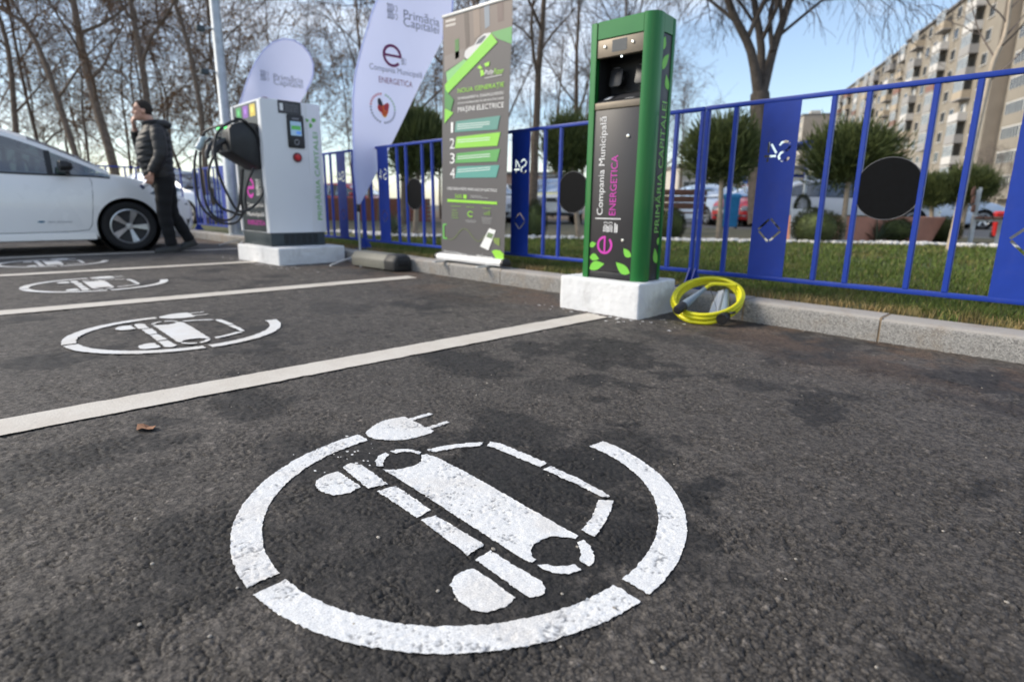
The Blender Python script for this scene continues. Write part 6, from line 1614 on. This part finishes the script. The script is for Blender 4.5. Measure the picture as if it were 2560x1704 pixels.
# ------------------------------------------------------------------ parked cars beyond the lawn
def park(src, px, dep, rz, lab, z=.012):
    src.location = gpos(px, dep, z); src.rotation_euler = (0, 0, rz); tag(src, lab, 'car', 'cars parked beyond the lawn')
toward = YAW+R(180)-R(90)     # nose towards the viewer
def brow(p): return p
c1, s1 = make_car('parked_car', HATCH, car_paint('silver_blue', srgb(178, 194, 216)))
park(c1, 1778, 23.0, toward+R(8), 'silver blue hatchback parked nose first behind the blue bin')
c2, s2 = make_car('parked_suv', SUV, car_paint('taxi_white', (.66, .66, .64)))
park(c2, 1392, 22.0, toward-R(4), 'white off-roader with yellow bonnet stripe parked behind the green charging pillar')
YL = mat('taxi_yellow', srgb(226, 216, 70), .35, coat=.5)
def hood_patch(car, sf, y0, y1, z_up, m_, nm):
    b = MB(); n = 8
    for i in range(n+1):
        y = y0+(y1-y0)*i/n; zt = interp(y, SUV['body'], 4); zs = interp(y, SUV['body'], 3); w = interp(y, SUV['body'], 1)
        hf = smooth_path([Vector(q) for q in section(w, interp(y, SUV['body'], 2), zs, zt)], 3)[-10:]
        row = [(q.x, y, q.z+z_up) for q in hf]+[(-q.x, y, q.z+z_up) for q in hf[-2::-1]]; b.v += row; k = len(row)
    for i in range(n):
        for j in range(k-1): a = i*k+j; b.f.append((a, a+1, a+k+1, a+k))
    b.build(nm, m_, car, smooth=50, recalc=True)
hood_patch(c2, s2, 1.25, 1.95, .006, YL, 'bonnet_film')
MB().box(-.7, .7, -.5, .1, 1.70, 1.74).build('roof_rack', M_STEEL, c2, bevel=.01)
c3, s3 = make_car('parked_car', HATCH, car_paint('red', srgb(176, 32, 36)))
park(c3, 1900, 21.5, toward-R(50), 'red hatchback parked behind the wide fence plate')
c4, s4 = make_car('parked_car', HATCH, car_paint('silver', srgb(176, 180, 188)))
park(c4, 2125, 17.5, toward+R(80), 'silver hatchback parked side-on behind the terracotta planter')
def dupcar(src, px, dep, rz, lab):
    o = copy_tree(src); park(o, px, dep, rz, lab); return o
dupcar(c1, 2320, 21, toward+R(75), 'pale blue hatchback parked side-on beyond the shrub at the planter end')
dupcar(c4, 1215, 21.5, toward+R(10), 'silver hatchback half hidden by the roll-up banner')
dupcar(c1, 470, 17.5, toward+R(62), 'pale blue hatchback parked beyond the far fence behind the hanging cables')
dupcar(c4, 1560, 26, toward+R(15), 'silver hatchback parked beyond the green charging pillar')
dupcar(c3, 880, 26, toward+R(70), 'red hatchback parked in the trees behind the feather flag foot')
# brick-red low wall behind the flag
p = gpos(885, 20, 0); wl_ = empty('brick_wall', p, YAW-R(86), 'low red brick wall in the trees behind the feather flag', 'wall')
bm_ = MB().box(-.12, .12, -.05, .05, -.03, .03).mesh('brick', bevel=.006, seg=1)
MB().box(-2.6, 2.6, -.02, .08, 0, .84).build('mortar', mat('pale_mortar', (.30, .27, .24), .9), wl_)
mbk = mat('red_brick', (.24, .085, .055), .85, var=.25, vscale=2)
for rr_ in range(12):
    for k in range(20):
        x = -2.48+k*.255+(.12 if rr_ % 2 else 0)
        if x > 2.5: continue
        o = link_mesh('brick', bm_, mbk, wl_); o.location = (x, 0, .04+rr_*.069)

# ------------------------------------------------------------------ apartment blocks
M_FAC = mat('beige_render', (.275, .245, .20), .9, var=.10, vscale=.5, dirt=.12)
M_FAC2 = mat('grey_end_wall', (.34, .29, .235), .9, var=.10, vscale=.4)
M_FAC3 = mat('pale_render', (.52, .48, .42), .9, var=.08, vscale=.5)
M_WIN = mat('window_glass', (.05, .055, .06), .15, var=.5, vscale=.7); M_FRM = mat('white_window_frame', (.62, .60, .56), .6)
M_PANE = mat('glazed_balcony_pane', (.24, .27, .29), .25, var=.5, vscale=.8)
PAR = [mat('balcony_white', (.58, .56, .53), .8), mat('balcony_beige', (.42, .35, .26), .85), mat('balcony_brown', (.20, .12, .09), .8), mat('balcony_grey', (.33, .32, .31), .85), mat('balcony_rust', (.24, .13, .10), .8)]
BE = Vector((math.cos(R(120.5)), math.sin(R(120.5)), 0)); BR = Vector((BE.y, -BE.x, 0))
def bs(px, off):
    """distance along the street at which a pixel column meets the facade plane at that sideways distance"""
    d = ray(px, 535); d.z = 0; t = off/d.dot(BR); return (d*t).dot(BE)
def bh(px, py, off):
    d = ray(px, py); h = Vector((d.x, d.y, 0)); t = off/h.dot(BR); return CAM_H+d.z*t
SH = 2.85
win_me = MB().box(-.75, .75, -.07, .02, -.75, .75).mesh('window'); pane_me = MB().box(-.33, .33, -.09, -.06, -.66, .66).mesh('pane')
sl_me = MB().box(-.85, .85, -.16, .02, -.84, -.77).mesh('sill')
bal_me = MB().box(-1.6, 1.6, -1.15, -1.05, 0, 1.0).box(-1.6, -1.52, -1.05, 0, 0, 1.0).box(1.52, 1.6, -1.05, 0, 0, 1.0).mesh('parapet')
slab_me = MB().box(-1.65, 1.65, -1.2, .0, -.16, -.005).mesh('slab')
gl_me = MB()
for k in range(5): gl_me.box(-1.55+.62*k, -1.49+.62*k, -1.12, -1.06, 1.0, 2.55)
gl_me.box(-1.6, 1.6, -1.13, -1.05, 2.45, 2.6); glf = gl_me.mesh('glazing_frame'); glp = MB().box(-1.56, 1.56, -1.09, -1.08, 1.002, 2.45).mesh('glazing')
def block(name, off, s0, s1, h, depth, mt, endm, lab, pattern, seed, floors, z0=0.0):
    o_ = Vector((0, 0, 0))+BR*off+BE*s0
    r = empty(name, (o_.x, o_.y, 0), 0, lab, 'building')
    # local axes: x along the street away from the viewer, y into the block
    r.matrix_world = Matrix(((BE.x, BR.x, 0, o_.x), (BE.y, BR.y, 0, o_.y), (0, 0, 1, 0), (0, 0, 0, 1)))
    L = s1-s0; rs = random.Random(seed)
    MB().box(0, L, 0, depth, -.5, h).build('wall', mt, r)
    if endm: MB().box(-.06, -.002, .05, depth-.05, 0, h-.1).build('end_wall', endm, r)
    pr_ = MB().box(-.25, L+.1, -.35, depth, h+.002, h+.35).build('roof_parapet', mat('roof_edge', (.16, .15, .14), .8), r)
    for k in range(3): MB().box(L*(.2+.3*k), L*(.2+.3*k)+3, 3, 6, h+.36, h+2.2).build('roof_house', mt, pr_)
    x = 1.6
    i = 0
    while x < L-1.5:
        kind = pattern[i % len(pattern)]; i += 1
        wdt = {'w': 3.0, 'b': 4.6, 'W': 4.2}[kind]
        if x+wdt > L: break
        cx_ = x+wdt/2
        for f in range(floors):
            z = h-SH*(f+1)+.25
            if z < .2: break
            if kind == 'w':
                w = link_mesh('window', win_me, M_FRM, r); w.location = (cx_, 0, z+1.45)
                for dx in (-.36, .36): q = link_mesh('pane', pane_me, M_WIN, w); q.location = (dx, 0, 0)
                link_mesh('sill', sl_me, PAR[0], w)
            elif kind == 'b':
                bl = link_mesh('balcony', bal_me.copy(), None, r); bl.data.materials.append(PAR[rs.choice((0, 0, 0, 1, 1, 1, 3, 3, 3, 2, 4))]); bl.location = (cx_, 0, z)
                link_mesh('slab', slab_me, PAR[3], bl)
                if rs.random() < .82: link_mesh('glazing_frame', glf, M_FRM, bl); link_mesh('glazing', glp, M_PANE, bl)
                else:
                    w = link_mesh('balcony_door', win_me, M_FRM, bl); w.location = (0, 0, 1.5)
                    q = link_mesh('door_pane', pane_me, M_WIN, bl); q.location = (.3, -.003, 1.5)
            else:
                sp_ = MB().box(-2.0, 2.0, -1.0, 0, -.1, 1.05).mesh('parapet') if 'loggia' not in MATS else None
                bl = link_mesh('loggia', LOG, None, r); bl.location = (cx_, 0, z)
                link_mesh('glazing_frame', LOGF, M_FRM, bl); link_mesh('glazing', LOGP, M_WIN, bl)
        x += wdt
    return r
LOG = MB().box(-2.08, 2.08, -1.1, 0, -.25, 1.15).mesh('loggia'); LOG.materials.append(M_FAC)
g = MB()
for k in range(7): g.box(-2.05+.68*k, -1.97+.68*k, -1.06, -.98, 1.15, 2.5)
g.box(-2.08, 2.08, -1.07, -.97, 2.42, 2.58); LOGF = g.mesh('loggia_frame'); LOGP = MB().box(-2.04, 2.04, -1.03, -1.01, 1.152, 2.42).mesh('loggia_pane')
OFF = 36.0
hA = bh(2420, -3, OFF)
sA0, sA1 = bs(2418, OFF), bs(2206, OFF)
block('apartment_block', OFF, sA0, sA1, hA, 12, M_FAC, M_FAC2, 'beige nine-storey apartment block with glazed balconies and bare grey end wall', 'wbwwbw', 1, 9)
sB0, sB1 = sA1+.3, bs(2106, OFF+1.5); hB = bh(2261, 124, OFF+1.5)
block('apartment_block', OFF+1.5, sB0, sB1, hB, 11, M_FAC, None, 'beige apartment block adjoining the far end of the block with the grey end wall', 'bwbwwb', 2, 9)
sC0, sC1 = sB1+.3, bs(2046, OFF+3); hC = bh(2128, 218, OFF+3)
block('apartment_block', OFF+3, sC0, sC1, hC, 11, M_FAC, None, 'farthest section of the long beige apartment row beyond the wide conifer', 'bwwbw', 3, 9)
block('apartment_block', OFF-2, sC1+14, sC1+46, bh(2035, 268, OFF-2)*1.0, 14, M_FAC3, M_FAC2, 'pale apartment block with grey gable standing apart at the end of the street', 'wbw', 4, 9)
block('apartment_block', OFF+1.7, sA0-26, sA0-.4, hA+1, 12, M_FAC, None, 'beige apartment block with continuous loggia bands behind the leaning sapling', 'W', 5, 10)
# low pale building far beyond the parked cars
def low(px0, px1, dep, h, mt, lab):
    a, c = gpos(px0, dep), gpos(px1, dep); d = (c-a); L = d.length
    r = empty('low_building', a, math.atan2(d.y, d.x), lab, 'building')
    MB().box(0, L, 0, 8, -.3, h).build('wall', mt, r); MB().box(-.2, L+.2, -.3, 8.3, h+.002, h+.3).build('roof_edge', mat('roof_edge', (.16, .15, .14), .8), r)
    k = 1.2
    while k < L-1:
        w = link_mesh('window', win_me, M_FRM, r); w.location = (k, 0, h*.55)
        for dx in (-.36, .36): q = link_mesh('pane', pane_me, M_WIN, w); q.location = (dx, 0, 0)
        k += 2.6
low(1690, 1990, 60, 4.6, M_FAC3, 'low pale building far behind the parked red car')
low(1180, 1420, 66, 4.0, mat('pinkish_render', (.40, .27, .21), .9), 'low reddish building far behind the bare trees')

# ------------------------------------------------------------------ small litter on the asphalt
def leaf(px, py, s, rz, lab):
    p = onz(px, py, .0); b = MB(); n = 10
    P = [(math.cos(2*math.pi*i/n)*s*(1 if i % 2 else .9), math.sin(2*math.pi*i/n)*s*.6*(1 if i % 2 else .9), .006+.006*math.sin(i*1.7)) for i in range(n)]
    b.v = [(0, 0, .004)]+P; b.f = [(0, 1+i, 1+(i+1) % n) for i in range(n)]
    o = b.build('dry_leaf', mat('tan_leaf', (.26, .125, .065), .8, var=.25, vscale=40), recalc=False); o.location = (p.x, p.y, .001); o.rotation_euler = (0, 0, rz); tag(o, lab, 'leaf')
leaf(365, 1073, .034, .4, 'curled tan leaf on the asphalt below the long cream line')
b = MB(); random.seed(31)
for k in range(90):
    px, py = random.uniform(0, 2560), random.choice((random.uniform(780, 1690), random.uniform(800, 1000))); p = onz(px, py, 0)
    if p.y > KERB_Y-.03: p.y = KERB_Y-.03
    s = random.uniform(.0015, .0038); b.sphere((p.x, p.y, s*.2), (s*random.uniform(.8, 1.6), s, s*.6), 6, 4)
tag(b.build('grit', mat('pale_grit', (.30, .27, .23), .8, var=.4, vscale=9), recalc=False), 'scattered pale grit and crumbs on the asphalt', 'grit', kind='stuff')

# drips and splashes of white paint round the plinths
b = MB(); random.seed(8)
for (x0, y0, n_, sp) in ((-6.4, 2.36, 60, .45), (-6.05, 2.5, 30, .25), (-2.2, 2.76, 30, .25), (-1.88, 2.9, 12, .15), (onz(880, 1140, 0).x, onz(880, 1140, 0).y, 30, .05)):
    for k in range(n_):
        cx_, cy_ = x0+random.gauss(0, sp), y0-abs(random.gauss(0, .07)) if sp > .1 else y0+random.gauss(0, .05); s = random.uniform(.002, .011) if sp > .1 else random.uniform(.001, .004)
        k0 = len(b.v); m_ = 7
        b.v += [(cx_+math.cos(2*math.pi*i/m_)*s*random.uniform(.6, 1.3)*1.5, cy_+math.sin(2*math.pi*i/m_)*s*random.uniform(.6, 1.3), .0048) for i in range(m_)]; b.f.append(tuple(range(k0, k0+m_)))
tag(b.build('paint_splashes', M_PAINT, recalc=False), 'small white paint drips on the asphalt round the plinths and emblem', 'paint drips', kind='stuff')
